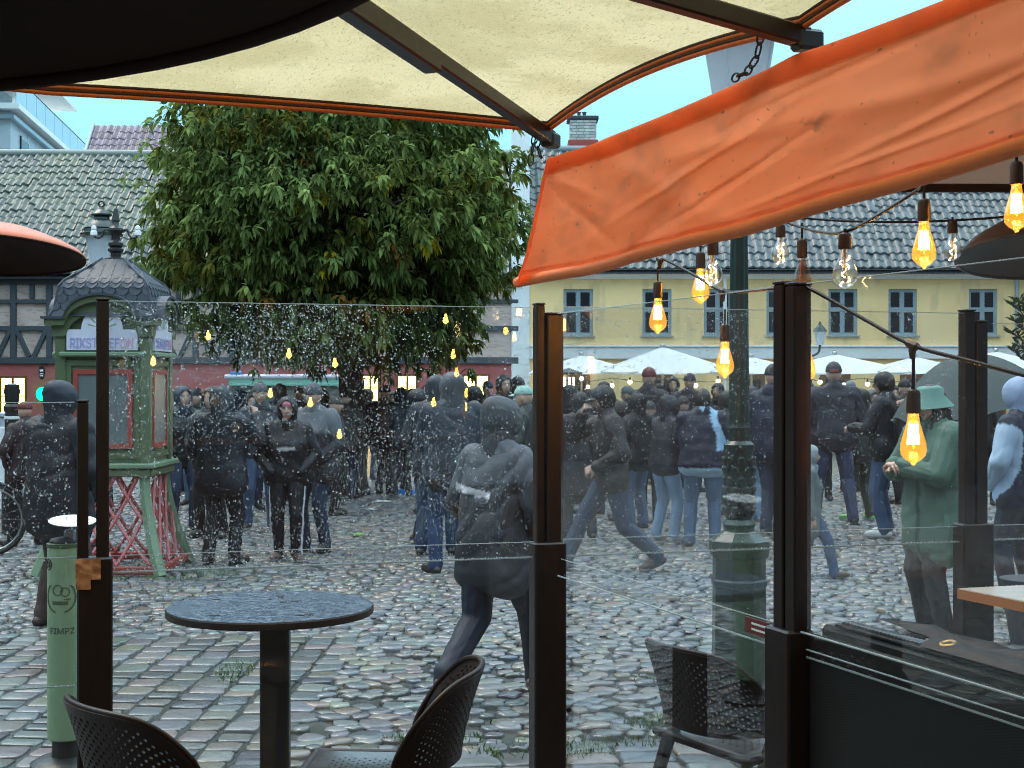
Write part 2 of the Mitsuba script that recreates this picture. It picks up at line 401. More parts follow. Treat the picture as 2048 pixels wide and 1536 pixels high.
# lit windows of the red floor
def lit(name, color, power):
    scene[name] = {'type': 'principled', 'base_color': {'type': 'rgb', 'value': [.5, .4, .2]}, 'roughness': .4}
def lamp(color, k): return {'type': 'area', 'radiance': {'type': 'rgb', 'value': [c * k for c in color]}}
mat('pane_amber', (0.5, 0.4, 0.15), 0.3, 0.5)
def lit_window(px0, px1, py0, py1, k=1.0):
    x0, x1, z1, z0 = fx(px0), fx(px1), fz(py0), fz(py1)
    w = put('window', upright(sbox(x0, z0, x1, z1).difference(sbox(x0 + .06, z0 + .06, x1 - .06, z1 - .06)), .08, FY - .06), 'wood_door', h)
    xm = (x0 + x1) / 2
    for a, b in ((x0 + .06, xm - .03), (xm + .03, x1 - .06)):
        put('pane', tm([[a, FY - .012, z0 + .06], [b, FY - .012, z0 + .06], [b, FY - .012, z1 - .06], [a, FY - .012, z1 - .06]], [[0, 1, 2], [0, 2, 3]]), 'pane_amber', w, emitter=lamp((1.0, .62, .10), 1.15 * k))
    put('mullion', cbox(.06, .06, z1 - z0 - .12, .005, (xm, FY - .035, (z0 + z1) / 2)), 'wood_door', w)
    put('glazing_bar', cbox(x1 - x0 - .12, .03, .03, .004, (xm, FY - .045, z0 + (z1 - z0) * .55)), 'wood_door', w)
for a, b in ((-75, -20), (0, 54), (722, 760), (793, 836), (924, 980)): lit_window(a, b, 752 if b < 100 else 748, 842 if b < 100 else 806)
# the boundary wall between the two houses
solo('fire_wall', cbox(.55, 10, 10.1, .03, (fx(1041), FY + 4.9, 4.75)), 'white_stucco', 'narrow pale parapet wall standing between the two tiled roofs', 'wall')
# yellow house
yh = thing('yellow_house', 'long yellow plastered house with grey framed windows and grey-blue pantile roof', 'house')
YL, YR = fx(1058), 17.5
WINS = ((1127, 1186), (1285, 1343), (1408, 1464), (1533, 1590), (1657, 1715), (1777, 1834), (1938, 1995), (2062, 2120))
put('wall', upright(sbox(YL, 0, YR, fz(556)).difference(unary_union([sbox(fx(a), fz(671), fx(b), fz(578)) for a, b in WINS])), .4, FY), 'yellow_plaster', yh)
put('inner_wall', cbox(YR - YL, 5, fz(556), .01, ((YL + YR) / 2, FY + 2.95, fz(556) / 2)), 'dark_stone', yh)
cz = fz(540)
prof = Polygon([(0, 0), (.10, 0), (.14, .07), (.24, .10), (.30, .20), (.34, .26), (0, .26)])
m = extrude(prof, YR - YL + .1); M = np.array([[0, 0, 1, YL], [-1, 0, 0, FY - .003], [0, 1, 0, cz - .27], [0, 0, 0, 1.0]]); m.apply_transform(M)
put('cornice', m, 'white_stucco', yh)
put('string_course', cbox(YR - YL, .12, fz(695) - fz(718), .015, ((YL + YR) / 2, FY - .06, (fz(695) + fz(718)) / 2)), 'white_stucco', yh)
put('string_course', cbox(YR - YL, .17, .07, .015, ((YL + YR) / 2, FY - .085, fz(695) + .037)), 'white_stucco', yh)
for a, b in WINS:
    w = window(yh, fx(a) + .003, fx(b) - .003, fz(671) + .003, fz(578) - .003, FY + .13)
    put('sill', cbox(fx(b) - fx(a) + .12, .16, .045, .008, ((fx(a) + fx(b)) / 2, FY - .03, fz(671) - .025)), 'window_paint', w)
    if a in (1285, 1657, 1938): put('curtain', upright(sbox(fx(a) + .1, fz(640), fx(b) - .1, fz(582)), .01, FY + .16), 'pale_stone', w)
put('downpipe', tube([[fx(1449), FY - .09, .1], [fx(1449), FY - .09, cz - .2]], .06, 8), 'white_stucco', yh, True)
put('downpipe', tube([[fx(2032), FY - .09, .1], [fx(2032), FY - .09, cz - .2]], .06, 8), 'window_paint', yh, True)
for a, b in ((1135, 1180), (1300, 1345), (1470, 1530), (1640, 1700), (1800, 1850), (1960, 2010)):
    d = put('door', cbox(fx(b) - fx(a), .08, 2.0, .01, ((fx(a) + fx(b)) / 2, FY - .03, 1.0)), 'wood_door', yh)
    put('pane', cbox(fx(b) - fx(a) - .3, .03, .7, .005, ((fx(a) + fx(b)) / 2, FY - .085, 1.45)), 'dark_glass', d)
def slate(rng, t, m):
    c = np.array([.056, .070, .074]) * (1 + .09 * rng.normal())
    g = np.clip((m - .5) * 3, 0, 1)
    return np.clip(c * (1 - g) + np.array([.10, .12, .11]) * g, .02, .9)
roofR = put('roof', roof_slab(YL, YR, (FY - .45, fz(541)), (FY + 4.3, fz(287) + .42)), 'dark_stone', yh)
tiled_roof(roofR, YL, YR, (FY - .48, fz(541)), (FY + 4.3, fz(287) + .45), .252, slate, rr, 300, .06)
put('ridge', tube([[x, FY + 4.35, fz(287) + .56] for x in np.linspace(YL, YR, 40)], .12, 8), 'tile', roofR, True, color=np.tile([.2, .23, .24], (322, 1)))
# brick chimney behind the ridge
CYd = FY + 5.2
ch = put('chimney', cbox(.86, .8, 2.3, .01, ((1165 - CX) / F * CYd, CYd, 9.5)), 'pale_mortar', roofR)
cb = np.random.default_rng(5)
xc, ztop = (1165 - CX) / F * CYd, EYE + (768 - 240) / F * CYd
put('cap', cbox(1.04, .98, .12, .02, (xc, CYd, ztop + .0)), 'dark_stone', ch)
put('flashing', cbox(1.0, .98, .25, .03, (xc, CYd, EYE + (768 - 291) / F * CYd)), 'kiosk_red', ch)
for i in range(7):
    for j in range(4):
        bw = .225
        x = xc - .45 + bw * (j + .5) + (.06 if i % 2 else -.0)
        c = jitter([.42, .42, .39], cb, .15)
        mm = cbox(bw - .015, .05, .082, .006, (min(x, xc + .34), CYd - .41, ztop - .12 - i * .098))
        put('brick', mm, 'painted', ch, color=np.tile(c, (len(mm.vertices), 1)))
for dx in (-.12, .06):
    put('chimney_pot', lathe([(.07, 0), (.055, .16), (.08, .17), (.08, .2)], 10, (xc + dx, CYd, ztop + .06)), 'dark_stone', ch, True)
# red-purple tiled house behind, and the pale modern block
pb = thing('rear_house', 'house behind with purple-red tiled roof showing above the long ridge', 'house')
PY = 60.0
px0, px1 = (162 - CX) / F * PY, (470 - CX) / F * PY
zt, zb = EYE + (768 - 254) / F * (PY + 2), EYE + (768 - 345) / F * PY
put('wall', cbox(px1 - px0, 5, zb, .02, ((px0 + px1) / 2, PY + 2.6, zb / 2)), 'white_stucco', pb)
rb = put('roof', roof_slab(px0, px1, (PY, zb), (PY + 2, zt), 2), 'dark_stone', pb)
tiled_roof(rb, px0, px1 - .1, (PY, zb), (PY + 2, zt), .30, lambda r, t, m: np.clip(np.array([.17, .115, .14]) * (1 + .14 * r.normal()), .02, .9), rr, 200, .04)
put('verge', bar([px0 - .05, PY, zb + .1], [px0 - .05, PY + 2, zt + .1], .12, .2, .02), 'pale_stone', rb)
mb = thing('modern_block', 'pale modern block with glass railed roof terrace behind the left ridge', 'building')
def mp(px, py, Y): return at(px, py, Y)
A0, A1 = 84.0, 118.0                                                   # the side wall runs away to the right
pa, pc = mp(20, 0, A0), mp(205, 0, A1)
zc = EYE + (768 - 222) / F * A0
ux = (pc - pa); ux[2] = 0; Lw = np.linalg.norm(ux); ux /= Lw
nrm = np.array([ux[1], -ux[0], 0])                                     # towards the square
def wallbox(s0, s1, z0, z1, out0, out1, c=.02):
    c0 = pa * [1, 1, 0] + ux * (s0 + s1) / 2 + nrm * (out0 + out1) / 2
    return cbox(s1 - s0, abs(out1 - out0), z1 - z0, c, (c0[0], c0[1], (z0 + z1) / 2), math.atan2(ux[1], ux[0]))
put('wall', wallbox(-.0, Lw, 0, zc, -14, 0), 'pale_stone', mb)
put('front_wall', cbox(14, .3, zc, .02, (pa[0] - 7, pa[1] + .15, zc / 2)), 'pale_stone', mb)
put('cornice', wallbox(-.5, Lw, zc - .55, zc - .25, -14, .35), 'grey_glass', mb)
put('cornice', wallbox(-.8, Lw, zc + .0, zc + .35, -14, .7), 'white_stucco', mb)
for k in range(5):
    s = Lw * .08 + k * 5.6
    w = put('window', wallbox(s, s + 2.4, zc - 3.0, zc - 1.1, .01, .05), 'dark_glass', mb)
    put('frame', wallbox(s - .1, s + .1, zc - 3.1, zc - 1.0, .0, .1), 'black_metal', w)
for k in range(14):
    put('stone_joint', wallbox(k * 2.4, k * 2.4 + .04, zc - 6, zc - .6, .002, .012, .001), 'grey_glass', mb)
scene['rail_glass'] = {'type': 'twosided', 'bsdf': {'type': 'principled', 'base_color': {'type': 'rgb', 'value': [.30, .42, .46]}, 'roughness': .1, 'specular': .6}}
for k in range(12):
    put('rail_panel', wallbox(k * 2.9 - .6, k * 2.9 + 2.2, zc + .4, zc + 1.9, .45, .49, .005), 'rail_glass', mb)
put('handrail', wallbox(-.6, Lw, zc + 1.9, zc + 1.97, .42, .52), 'black_metal', mb)
put('penthouse', wallbox(-4, Lw * .42, zc + .3, zc + 3.6, -12, -3), 'pale_stone', mb)
for k in range(4):
    put('penthouse_window', wallbox(-3 + k * 3.1, -3 + k * 3.1 + 2.2, zc + .6, zc + 3.2, -2.99, -2.93), 'dark_glass', mb)
put('roof', wallbox(-5, Lw * .55, zc + 3.6, zc + 3.95, -13, .6), 'white_stucco', mb)

# the houses that close the square to either side, outside the view
for x_, lab in ((-19.2, 'plain brown plastered house closing the left side of the square'), (19.6, 'plain brown plastered house closing the right side of the square')):
    k = thing('side_house', lab, 'house')
    mat('side_plaster', (.085, .06, .05), .7, .3)
    put('wall', cbox(3, 40, 7.5, .02, (x_ - 0, 21.5, 3.75)), 'side_plaster', k)
    put('roof', hull([[x_ + a, b, z] for a, z in ((-1.8, 7.45), (1.8, 7.45), (0, 9.6)) for b in (1.3, 41.4)]), 'dark_stone', k)
# ---------------------------------------------------------------- telephone kiosk
KX, KY = (205 - CX) / F * 12.2, 12.2 + .41
kk = thing('telephone_kiosk', 'old green telephone kiosk with fish-scale roof, lettered sign and pink lattice base', 'kiosk')
mat('sign_white', (0.62, 0.62, 0.72), 0.4, 0.4)
mat('sign_letter', (0.36, 0.33, 0.56), 0.5, 0.4)
mat('sign_letter_pink', (0.62, 0.36, 0.50), 0.5, 0.4)
mat('door_glass', (0.13, 0.15, 0.15), 0.3, 0.5)
RZ = [trimesh.transformations.rotation_matrix(k * math.pi / 2, [0, 0, 1]) for k in range(4)]
def kput(name, m, mt, parent=kk, k=0, smooth=False, **more):
    m = m.copy(); m.apply_transform(RZ[k]); m.apply_scale([.92, .92, 1]); m.apply_translation([KX, KY, 0])
    return put(name, m, mt, parent, smooth, **more)
HW = .445
kput('wall', cbox(2 * HW - .06, 2 * HW - .06, 1.40, .005, (0, 0, 1.61)), 'kiosk_green')
for sx in (-1, 1):
    for sy in (-1, 1):
        kput('corner_post', cbox(.10, .10, 1.38, .008, (sx * (HW - .045), sy * (HW - .045), 1.60)), 'kiosk_green')
def arch(x): return 2.235 + .205 * math.sqrt(max(0, 1 - (x / .335) ** 2)) if abs(x) < .335 else 2.235
def band(w, t, up=0.0):
    xs = np.linspace(-w, w, 61)
    top = [(x, arch(x) + up) for x in xs]
    return Polygon(top + [(x, z - t) for x, z in reversed(top)]).buffer(0)
for k in range(4):
    kput('cornice', upright(band(HW + .03, .15), .10, -HW - .03), 'kiosk_green', kk, k)
    kput('cornice_moulding', upright(band(HW + .075, .055), .16, -HW - .085), 'kiosk_green', kk, k)
    kput('cornice_lead', upright(band(HW + .105, .022, .022), .23, -HW - .11), 'lead', kk, k)
    kput('sill', cbox(.98, .09, .045, .01, (0, -HW - .01, .955)), 'kiosk_light_green', kk, k)
    kput('base_beam', cbox(.90, .07, .07, .01, (0, -HW + .012, .895)), 'kiosk_green', kk, k)
    kput('sign_ledge', cbox(.80, .08, .04, .01, (0, -HW - .012, 1.93)), 'kiosk_light_green', kk, k)
    sgn = kput('sign_board', upright(unary_union([sbox(-.335, 1.965, .335, 2.145), Point(0, 2.145).buffer(.195, 24)]).intersection(sbox(-1, 1.965, 1, 2.6)), .03, -HW - .022), 'sign_white', kk, k)
    kput('sun_ray', join(upright(Polygon([(.02 * math.cos(a), 2.15 + .02 * math.sin(a)), (.13 * math.cos(a - .06), 2.15 + .13 * math.sin(a - .06)), (.15 * math.cos(a), 2.15 + .15 * math.sin(a)), (.13 * math.cos(a + .06), 2.15 + .13 * math.sin(a + .06))]), .004, -HW - .025)
                         for a in np.linspace(.3, math.pi - .3, 7)), 'sage', sgn, k)
    for word, mt, off in (('RIKSTELEF', 'sign_letter', 0), ('ON', 'sign_letter_pink', 1)):
        tmesh = meshkit.text_mesh(word, .085, .006, True)
        full = meshkit.text_mesh('RIKSTELEFON', .085, .006, True).bounds
        sc = .60 / (full[1][0] - full[0][0])
        tmesh.apply_translation([-full[0][0] if not off else full[1][0] - tmesh.bounds[1][0] - full[0][0], 0, 0]); tmesh.apply_scale([sc, 1, 1])
        tmesh.apply_transform(XZ); tmesh.apply_translation([-.30, -HW - .0235, 1.985])
        kput('letter_row', tmesh, mt, sgn, k)
    kput('door_panel', upright(sbox(-.35, 1.02, .35, 1.88).difference(sbox(-.30, 1.07, .30, 1.83)), .025, -HW + .012), 'kiosk_green', kk, k)
    dr_ = kput('window', upright(sbox(-.255, 1.13, .255, 1.775), .01, -HW + .016), 'door_glass', kk, k)
    kput('frame', upright(sbox(-.28, 1.105, .28, 1.80).difference(sbox(-.235, 1.15, .235, 1.755)), .03, -HW + .002), 'kiosk_red', dr_, k)
    # splayed leg, rails and lattice
    z = np.linspace(.9, 0.0, 9)
    off = .38 + .21 * ((.9 - z) / .9) ** 1.7
    kput('leg', tube(np.column_stack([off, -off, z]), np.linspace(.05, .062, 9), 6), 'kiosk_light_green', kk, k, 30)
    kput('bottom_rail', cbox(1.10, .05, .07, .01, (0, -.575, .06)), 'kiosk_red', kk, k)
    def lat(t, zz):
        w = .35 + .20 * ((.9 - zz) / .9) ** 1.7
        return [t * w, -(.40 + .18 * ((.9 - zz) / .9) ** 1.7), zz]
    for s in (-1, 1):
        for t0 in (-1.55, -.93, -.31, .31, .93):
            t = np.linspace(0, 1, 9)
            pts = [(t0 + 1.24 * q, .86 - .76 * q) for q in t]
            pts = [lat(s * a, b) for a, b in pts if abs(a) <= 1.0]
            if len(pts) > 1:
                pts = np.array(pts); pts[:, 1] += .008 * s
                kput('lattice_bar', tube(pts, .017, 4), 'lattice_red', kk, k)
RP = np.array([(2.26, .49), (2.33, .455), (2.44, .437), (2.52, .425), (2.575, .385), (2.64, .29), (2.72, .185), (2.79, .10)])
def roof_r(z): return float(np.interp(z, RP[:, 0], RP[:, 1]))
V, Fq = [], []
for z_, r_ in RP: V += [[-r_, -r_, z_], [r_, -r_, z_], [r_, r_, z_], [-r_, r_, z_]]
for i in range(len(RP) - 1):
    for k in range(4): Fq += [[i * 4 + k, i * 4 + (k + 1) % 4, i * 4 + 4 + (k + 1) % 4], [i * 4 + k, i * 4 + 4 + (k + 1) % 4, i * 4 + 4 + k]]
n = len(RP) * 4 - 4
Fq += [[n, n + 1, n + 2], [n, n + 2, n + 3]]
kr = kput('roof', tm(V, Fq), 'lead')
for k in (0, 1, 3):
    row = 0
    for z_ in (2.745, 2.70, 2.655, 2.61, 2.565, 2.50, 2.43, 2.365):
        r_ = roof_r(z_); nsc = max(2, int(round(2 * r_ / .115))); wsc = 2 * r_ / nsc
        for j in range(nsc + (row % 2)):
            x0 = -r_ + wsc * (j + .5 - .5 * (row % 2))
            ang = np.linspace(math.pi, 2 * math.pi, 9)
            pts = []
            for a in ang:
                zz = z_ + .055 * math.sin(a); xx = np.clip(x0 + wsc * .49 * math.cos(a), -roof_r(zz), roof_r(zz))
                pts.append([xx, -roof_r(zz) - .010, zz - .002])
            for a in ang[::-1]:
                zz = z_ + .055 * math.sin(a); xx = np.clip(x0 + wsc * .49 * math.cos(a), -roof_r(zz), roof_r(zz))
                pts.append([xx, -roof_r(zz) - .002, zz])
            pts = np.array(pts)
            top = np.array([[x0, -roof_r(z_ + .05) - .003, z_ + .05]])
            P = np.vstack([pts[:9], pts[9:][::-1], top])
            Fs = []
            for q in range(8): Fs += [[q, q + 1, 18], [q, 9 + q + 1, q + 1], [q, 9 + q, 9 + q + 1]]
            kput('scale', tm(P, Fs), 'lead', kr, k)
        row += 1
    for s in (-1, 1):
        kput('hip_roll', tube([[s * r2, -r2, z2 + .006] for z2, r2 in RP], .012, 6), 'lead', kr, k) if s > 0 else None
fin = kput('finial', lathe([(.105, 2.78), (.105, 2.80), (.05, 2.815), (.05, 2.85), (.075, 2.865), (.075, 2.885), (.055, 2.90), (.072, 2.915), (.07, 2.94), (.045, 2.96), (.04, 3.0), (.058, 3.03), (.075, 3.05), (.072, 3.07), (.05, 3.085), (.035, 3.10),
                        (.03, 3.13), (.04, 3.14), (.036, 3.16), (.018, 3.25), (.0, 3.252)], 16), 'black_metal', kk, 0, 35)
for s in (-1, 1):
    kput('arm', tube(curve([[s * .05, 0, 3.045], [s * .11, 0, 3.06], [s * .13, 0, 3.01], [s * .17, 0, 2.985], [s * .215, 0, 3.0]], 5), .010, 6), 'black_metal', fin, 0, 40)
    kput('insulator', lathe([(.02, 3.0), (.035, 3.01), (.032, 3.04), (.022, 3.055), (.028, 3.065), (.022, 3.09), (.0, 3.10)], 12, (s * .215, 0, 0)), 'white_paint', fin, 0, 35)

# ---------------------------------------------------------------- old iron lamp posts
scene['frosted'] = {'type': 'principledthin', 'base_color': {'type': 'rgb', 'value': [.80, .84, .88]}, 'roughness': .3, 'diff_trans': 1.1, 'spec_trans': 0.15}
def lamp_post(x, y, label, rz=0.0, ornate=True):
    k = thing('street_lamp', label, 'street lamp', 'old green iron street lamps')
    def p(name, m, mt, par=k, smooth=False): return put(name, moved(m, (x, y, 0), rz), mt, par, smooth)
    base = p('pedestal', lathe([(.165, -.02), (.165, .07), (.148, .10), (.143, .60), (.15, .61), (.15, .635), (.143, .645), (.143, .75), (.158, .765), (.163, .80), (.163, .845), (.15, .85), (.085, .895), (.075, .93)], 8), 'green_iron')
    sh = p('shaft', lathe([(.078, .90), (.085, .93), (.07, .955), (.075, 1.0), (.073, 1.30), (.08, 1.32), (.08, 1.35), (.06, 1.37), (.058, 1.42), (.066, 1.44), (.055, 1.47), (.046, 2.4), (.043, 2.78), (.06, 2.80), (.06, 2.83), (.04, 2.85), (.04, 2.93)], 20), 'green_iron', k, 30)
    if ornate:
        for j in range(6):
            for i in range(8):
                a = (i + .5 * (j % 2)) * math.pi / 4
                zz = 1.0 + j * .052
                lf = trimesh.creation.icosphere(1); lf.apply_scale([.012, .022, .032]); lf.apply_transform(trimesh.transformations.rotation_matrix(.4, [0, 1, 0]))
                lf.apply_translation([.076, 0, zz]); lf.apply_transform(trimesh.transformations.rotation_matrix(a, [0, 0, 1]))
                p('leaf_ornament', lf, 'green_iron', sh, True)
    p('lantern_glass', lathe([(.095, 2.95), (.10, 2.955), (.193, 3.52), (.185, 3.525)], 24), 'frosted', k, 30)
    p('lantern_cradle', lathe([(.04, 2.90), (.105, 2.935), (.105, 2.958), (.04, 2.962)], 16), 'green_iron', k, 30)
    for i in range(4):
        a = i * math.pi / 2 + .6
        p('lantern_bar', tube([[.103 * math.cos(a), .103 * math.sin(a), 2.95], [.2 * math.cos(a), .2 * math.sin(a), 3.53]], .008, 6), 'frosted', k)
    cap = p('cap', lathe([(.19, 3.515), (.262, 3.525), (.262, 3.545), (.215, 3.56), (.205, 3.60), (.215, 3.615), (.17, 3.68), (.10, 3.73), (.09, 3.76), (.13, 3.775), (.13, 3.79), (.09, 3.83), (.04, 3.86), (.03, 3.88), (.0, 3.885)], 24), 'green_iron', k, 30)
    p('ring', tube([[.035 * math.cos(a), 0, 3.92 + .035 * math.sin(a)] for a in np.linspace(0, 2 * math.pi, 16, endpoint=False)], .011, 6, True), 'black_metal', cap, True)
lamp_post(1.20, 7.4, 'tall green iron street lamp with leaf relief standing behind the perforated chair and glass', .39)
lamp_post((203 - CX) / F * 17.5, 17.5, 'green iron street lamp whose lantern rises behind the kiosk roof', 0, False)

# ---------------------------------------------------------------- the chestnut tree
tr = thing('chestnut_tree', 'broad dark green chestnut tree with drooping narrow leaves and a few yellow sprays', 'tree')
mat('bark', mikit.proc(lambda p, n, uv: mix((0.022, 0.020, 0.017), (0.06, 0.055, 0.045), fbm(p.x * 9, p.y * 9, p.z * 2.2))), 0.75, 0.3)
scene['leaf'] = {'type': 'principledthin', 'base_color': VC, 'roughness': .30, 'diff_trans': 0.7, 'spec_trans': 0.0, 'eta': 1.45}
tg = np.random.default_rng(21)
TX, TY = (700 - CX) / F * 21.0, 21.0
trunk = put('trunk', tube([[TX, TY, -.1], [TX + .02, TY, .25], [TX + .05, TY, 1.2], [TX - .02, TY + .05, 2.3], [TX + .03, TY, 3.3], [TX - .05, TY, 4.6]], [.34, .24, .2, .18, .15, .07], 14), 'bark', tr, True)
CEN = np.array([(676 - CX) / F * 21, 21.0, 4.15])
RAD = np.array([2.75, 2.5, 2.35])
def crown_r(d):                                                       # how far the crown reaches in direction d
    n = meshkit.fbm(np.atleast_2d(d) * 2.1 + 4.0, 3, 8)[0]
    low = 1.0 if d[2] > -.2 else .97
    return (.56 + .82 * n) * low
ends = []
for i in range(15):
    a = i * 2.39996; el = -.25 + 1.35 * ((i * .618) % 1)
    d = np.array([math.cos(a) * math.cos(el), math.sin(a) * math.cos(el), math.sin(el)])
    q = CEN + RAD * d * crown_r(d) * .82
    s = np.array([TX, TY, 1.9 + 1.9 * ((i * .37) % 1)])
    mid = (s + q) / 2 + np.array([0, 0, .35])
    c = curve([s, mid, q], 8)
    put('limb', tube(c, np.linspace(.10, .025, len(c)), 7), 'bark', tr, True)
    for b in range(3):
        c0 = c[8 + 3 * b]; d2 = tg.normal(size=3); d2[2] = abs(d2[2]) * .3
        c1 = c0 + d2 / np.linalg.norm(d2) * .8
        put('branch', tube(curve([c0, (c0 + c1) / 2 + [0, 0, .1], c1], 4), np.linspace(.03, .01, 9), 5), 'bark', tr, True)
def spray(pos, out, rng, col, nleaf):                                 # a drooping rosette of narrow leaves
    V, Fs, C = [], [], []
    out = out / (np.linalg.norm(out) + 1e-9)
    for k in range(nleaf):
        d = out * rng.uniform(.2, 1.0) + rng.normal(size=3) * .75
        d[2] -= .35
        d /= np.linalg.norm(d)
        L, w = rng.uniform(.12, .21), rng.uniform(.020, .033)
        side = np.cross(d, [rng.normal() * .5, rng.normal() * .5, 1]); side /= np.linalg.norm(side) + 1e-9
        droop = np.array([0, 0, -1.0]) * L
        p0 = pos + d * .01
        p1 = pos + d * L * .4 + droop * .06; p2 = pos + d * L * .75 + droop * .24; p3 = pos + d * L * .96 + droop * .5
        b = len(V)
        V += [p0, p1 + side * w, p1 - side * w, p2 + side * w * .8, p2 - side * w * .8, p3]
        Fs += [[b, b + 1, b + 2], [b + 1, b + 3, b + 4], [b + 1, b + 4, b + 2], [b + 3, b + 5, b + 4]]
        cc = np.clip(col * (1 + .22 * rng.normal()), .004, .9)
        C += [cc] * 6
    return V, Fs, C
sprays = []
clumps = []
while len(clumps) < 560:
    d = tg.normal(size=3); d /= np.linalg.norm(d)
    if d[2] < -.75: continue
    r = crown_r(d) * (1 - .55 * tg.random() ** 2.2)
    p = CEN + RAD * d * r
    if p[2] < 1.75: continue
    clumps.append((p, d))
while len(clumps) < 650:                                              # skirts of leaves that hang round the trunk
    a = tg.uniform(0, 2 * math.pi); r = 1.75 * math.sqrt(tg.random())
    p = np.array([CEN[0] + .15 + r * math.cos(a), CEN[1] + r * math.sin(a), tg.uniform(1.95, 2.9) + .22 * r])
    clumps.append((p, np.array([math.cos(a), math.sin(a), -.6])))
yellow = [at(660, 383, 19.0), at(655, 530, 19.2), at(770, 355, 19.0), at(625, 395, 19.0), at(865, 480, 19.0)]
brown = [at(790, 490, 19.0), at(600, 330, 19.2), at(520, 590, 19.3), at(430, 500, 19.6), at(745, 350, 19.0), at(700, 610, 19.1), at(510, 255, 19.4)]
def add_clump(p, d, col, n, spread):
    for _ in range(n):
        q = p + tg.normal(size=3) * spread
        sprays.append((q, d * .8 + (q - CEN) / 4, np.clip(col * (1 + .2 * tg.normal()), .003, .9), int(tg.integers(9, 13))))
for p, d in clumps:
    g = meshkit.noise(np.array([p * .9]))[0]
    col = np.array([.150, .205, .070]) * (.45 + 1.0 * tg.random()) + np.array([.035, .028, -.006]) * g
    if tg.random() < .07: col = np.array([.10, .10, .02])
    add_clump(p, d, col, int(tg.integers(10, 17)), np.array([.23, .23, .18]))
for p in yellow: add_clump(p, np.array([0, -1, 0]), np.array([.52, .42, .03]), 4, .07)
for p in brown: add_clump(p, np.array([0, -1, 0]), np.array([.30, .15, .03]), 3, .09)
front = sorted(range(len(sprays)), key=lambda i: sprays[i][0][1])
single = set(front[60:360])
VV, FF, CC, base = [], [], [], 0
for i, (q, d, col, nl) in enumerate(sprays):
    V, Fs, C = spray(q, d, tg, col, nl)
    if i in single: put('leaf_spray', tm(V, Fs), 'leaf', tr, color=np.array(C))
    else:
        VV += V; FF.append(np.array(Fs) + base); CC += C; base += len(V)
stuff(put('crown', tm(VV, np.vstack(FF)), 'leaf', tr, color=np.array(CC)))

# ---------------------------------------------------------------- market parasols, stall, signs, far lamps
scene['white_canvas'] = {'type': 'principledthin', 'base_color': {'type': 'rgb', 'value': [.74, .78, .78]}, 'roughness': .7, 'diff_trans': .7}
MY = 32.0
for i, (px, py, hp, lab) in enumerate([(1168, 708, 108, 'white market parasol nearest the middle brown post, pointed top'), (1340, 690, 138, 'largest white market parasol, between the first two lit bulbs in front of the yellow house'),
        (1520, 712, 100, 'white market parasol just right of the iron street lamp shaft'), (1700, 706, 132, 'wide white market parasol beyond the person in a beanie with red label'),
        (1860, 712, 104, 'white market parasol partly hidden by the grey hand umbrella'), (2035, 700, 125, 'white market parasol furthest right in front of the yellow house')]):
    k = thing('market_parasol', lab, 'parasol', 'white parasols in front of the yellow house')
    x, zp = (px - CX) / F * MY, EYE + (CY - py) / F * MY
    hw, zb_ = hp / F * MY, EYE + (CY - 743) / F * MY
    P = np.array([[-hw, -hw, zb_], [hw, -hw, zb_], [hw, hw, zb_], [-hw, hw, zb_], [0, 0, zp]]) + [x, MY + hw, 0]
    for a in range(4):
        g = np.linspace(0, 1, 7)
        A, B, C_ = P[a], P[(a + 1) % 4], P[4]
        Q = np.array([[(A * (1 - s) + B * s) * (1 - t) + C_ * t - [0, 0, .05 * math.sin(math.pi * s) * (1 - t)] for s in g] for t in g])
        cp = put('canopy_panel', grid_mesh(Q), 'white_canvas', k, True)
        put('rib', tube([A, C_ - [0, 0, .01]], .012, 5), 'steel', k)
    put('pole', tube([[x, MY + hw, 0], [x, MY + hw, zp + .1]], .03, 8), 'steel', k, True)
    put('cap', lathe([(.05, 0), (.06, .04), (.03, .08), (.0, .1)], 10, (x, MY + hw, zp)), 'steel', k, True)
scene['warm_bulb'] = {'type': 'principled', 'base_color': {'type': 'rgb', 'value': [.8, .7, .4]}, 'roughness': .3}
FPLACE = ['first from the middle post', 'second from the middle post and higher', 'third from the middle post, lower', 'fourth from the middle post', 'fifth, left of the maroon beanie', 'next to the maroon beanie', 'between maroon beanie and curly hair',
          'above the curly haired person', 'just left of the lamp shaft and lower', 'just left of the lamp shaft and higher', 'first right of the near post', 'right of the red label beanie', 'second right of the red label beanie', 'above the white trainers person', 'first right of the right post', 'last, by the pale blue hood']
farb = [(1120, 771), (1163, 757), (1176, 774), (1224, 771), (1260, 764), (1298, 777), (1352, 769), (1391, 771), (1474, 769), (1436, 762), (1640, 764), (1688, 770), (1735, 768), (1835, 771), (1968, 770), (2016, 766)]
for i, (px, py) in enumerate(farb):
    k = thing('festoon_bulb', 'small round warm bulb under the white parasols, ' + FPLACE[i], 'light bulb', 'bulbs lit under the white parasols')
    p = at(px, py, 30.0 + (i % 3) * .5)
    s = trimesh.creation.icosphere(2, .045); s.apply_translation(p)
    put('glass', s, 'warm_bulb', k, True, emitter=lamp((1.0, .72, .22), 7))
    put('socket', lathe([(.02, 0), (.022, .06), (.0, .065)], 8, p + [0, 0, .04]), 'black_metal', k)
wire = []
for a, b in ((1100, 1500), (1600, 2060)):
    c = [at(px, 757 + 7 * math.sin((px - a) / 40.0) ** 2, 30.5) for px in range(a, b, 20)]
    solo('festoon_wire', tube(c, .008, 5), 'black_metal', 'thin dark wire of bulbs under the white parasols ' + ('left of' if a < 1400 else 'right of') + ' the dark screen post', 'wire', 'festoon wires')
hp_ = thing('tube_heater', 'tall glowing amber tube heater under the first white parasol', 'heater')
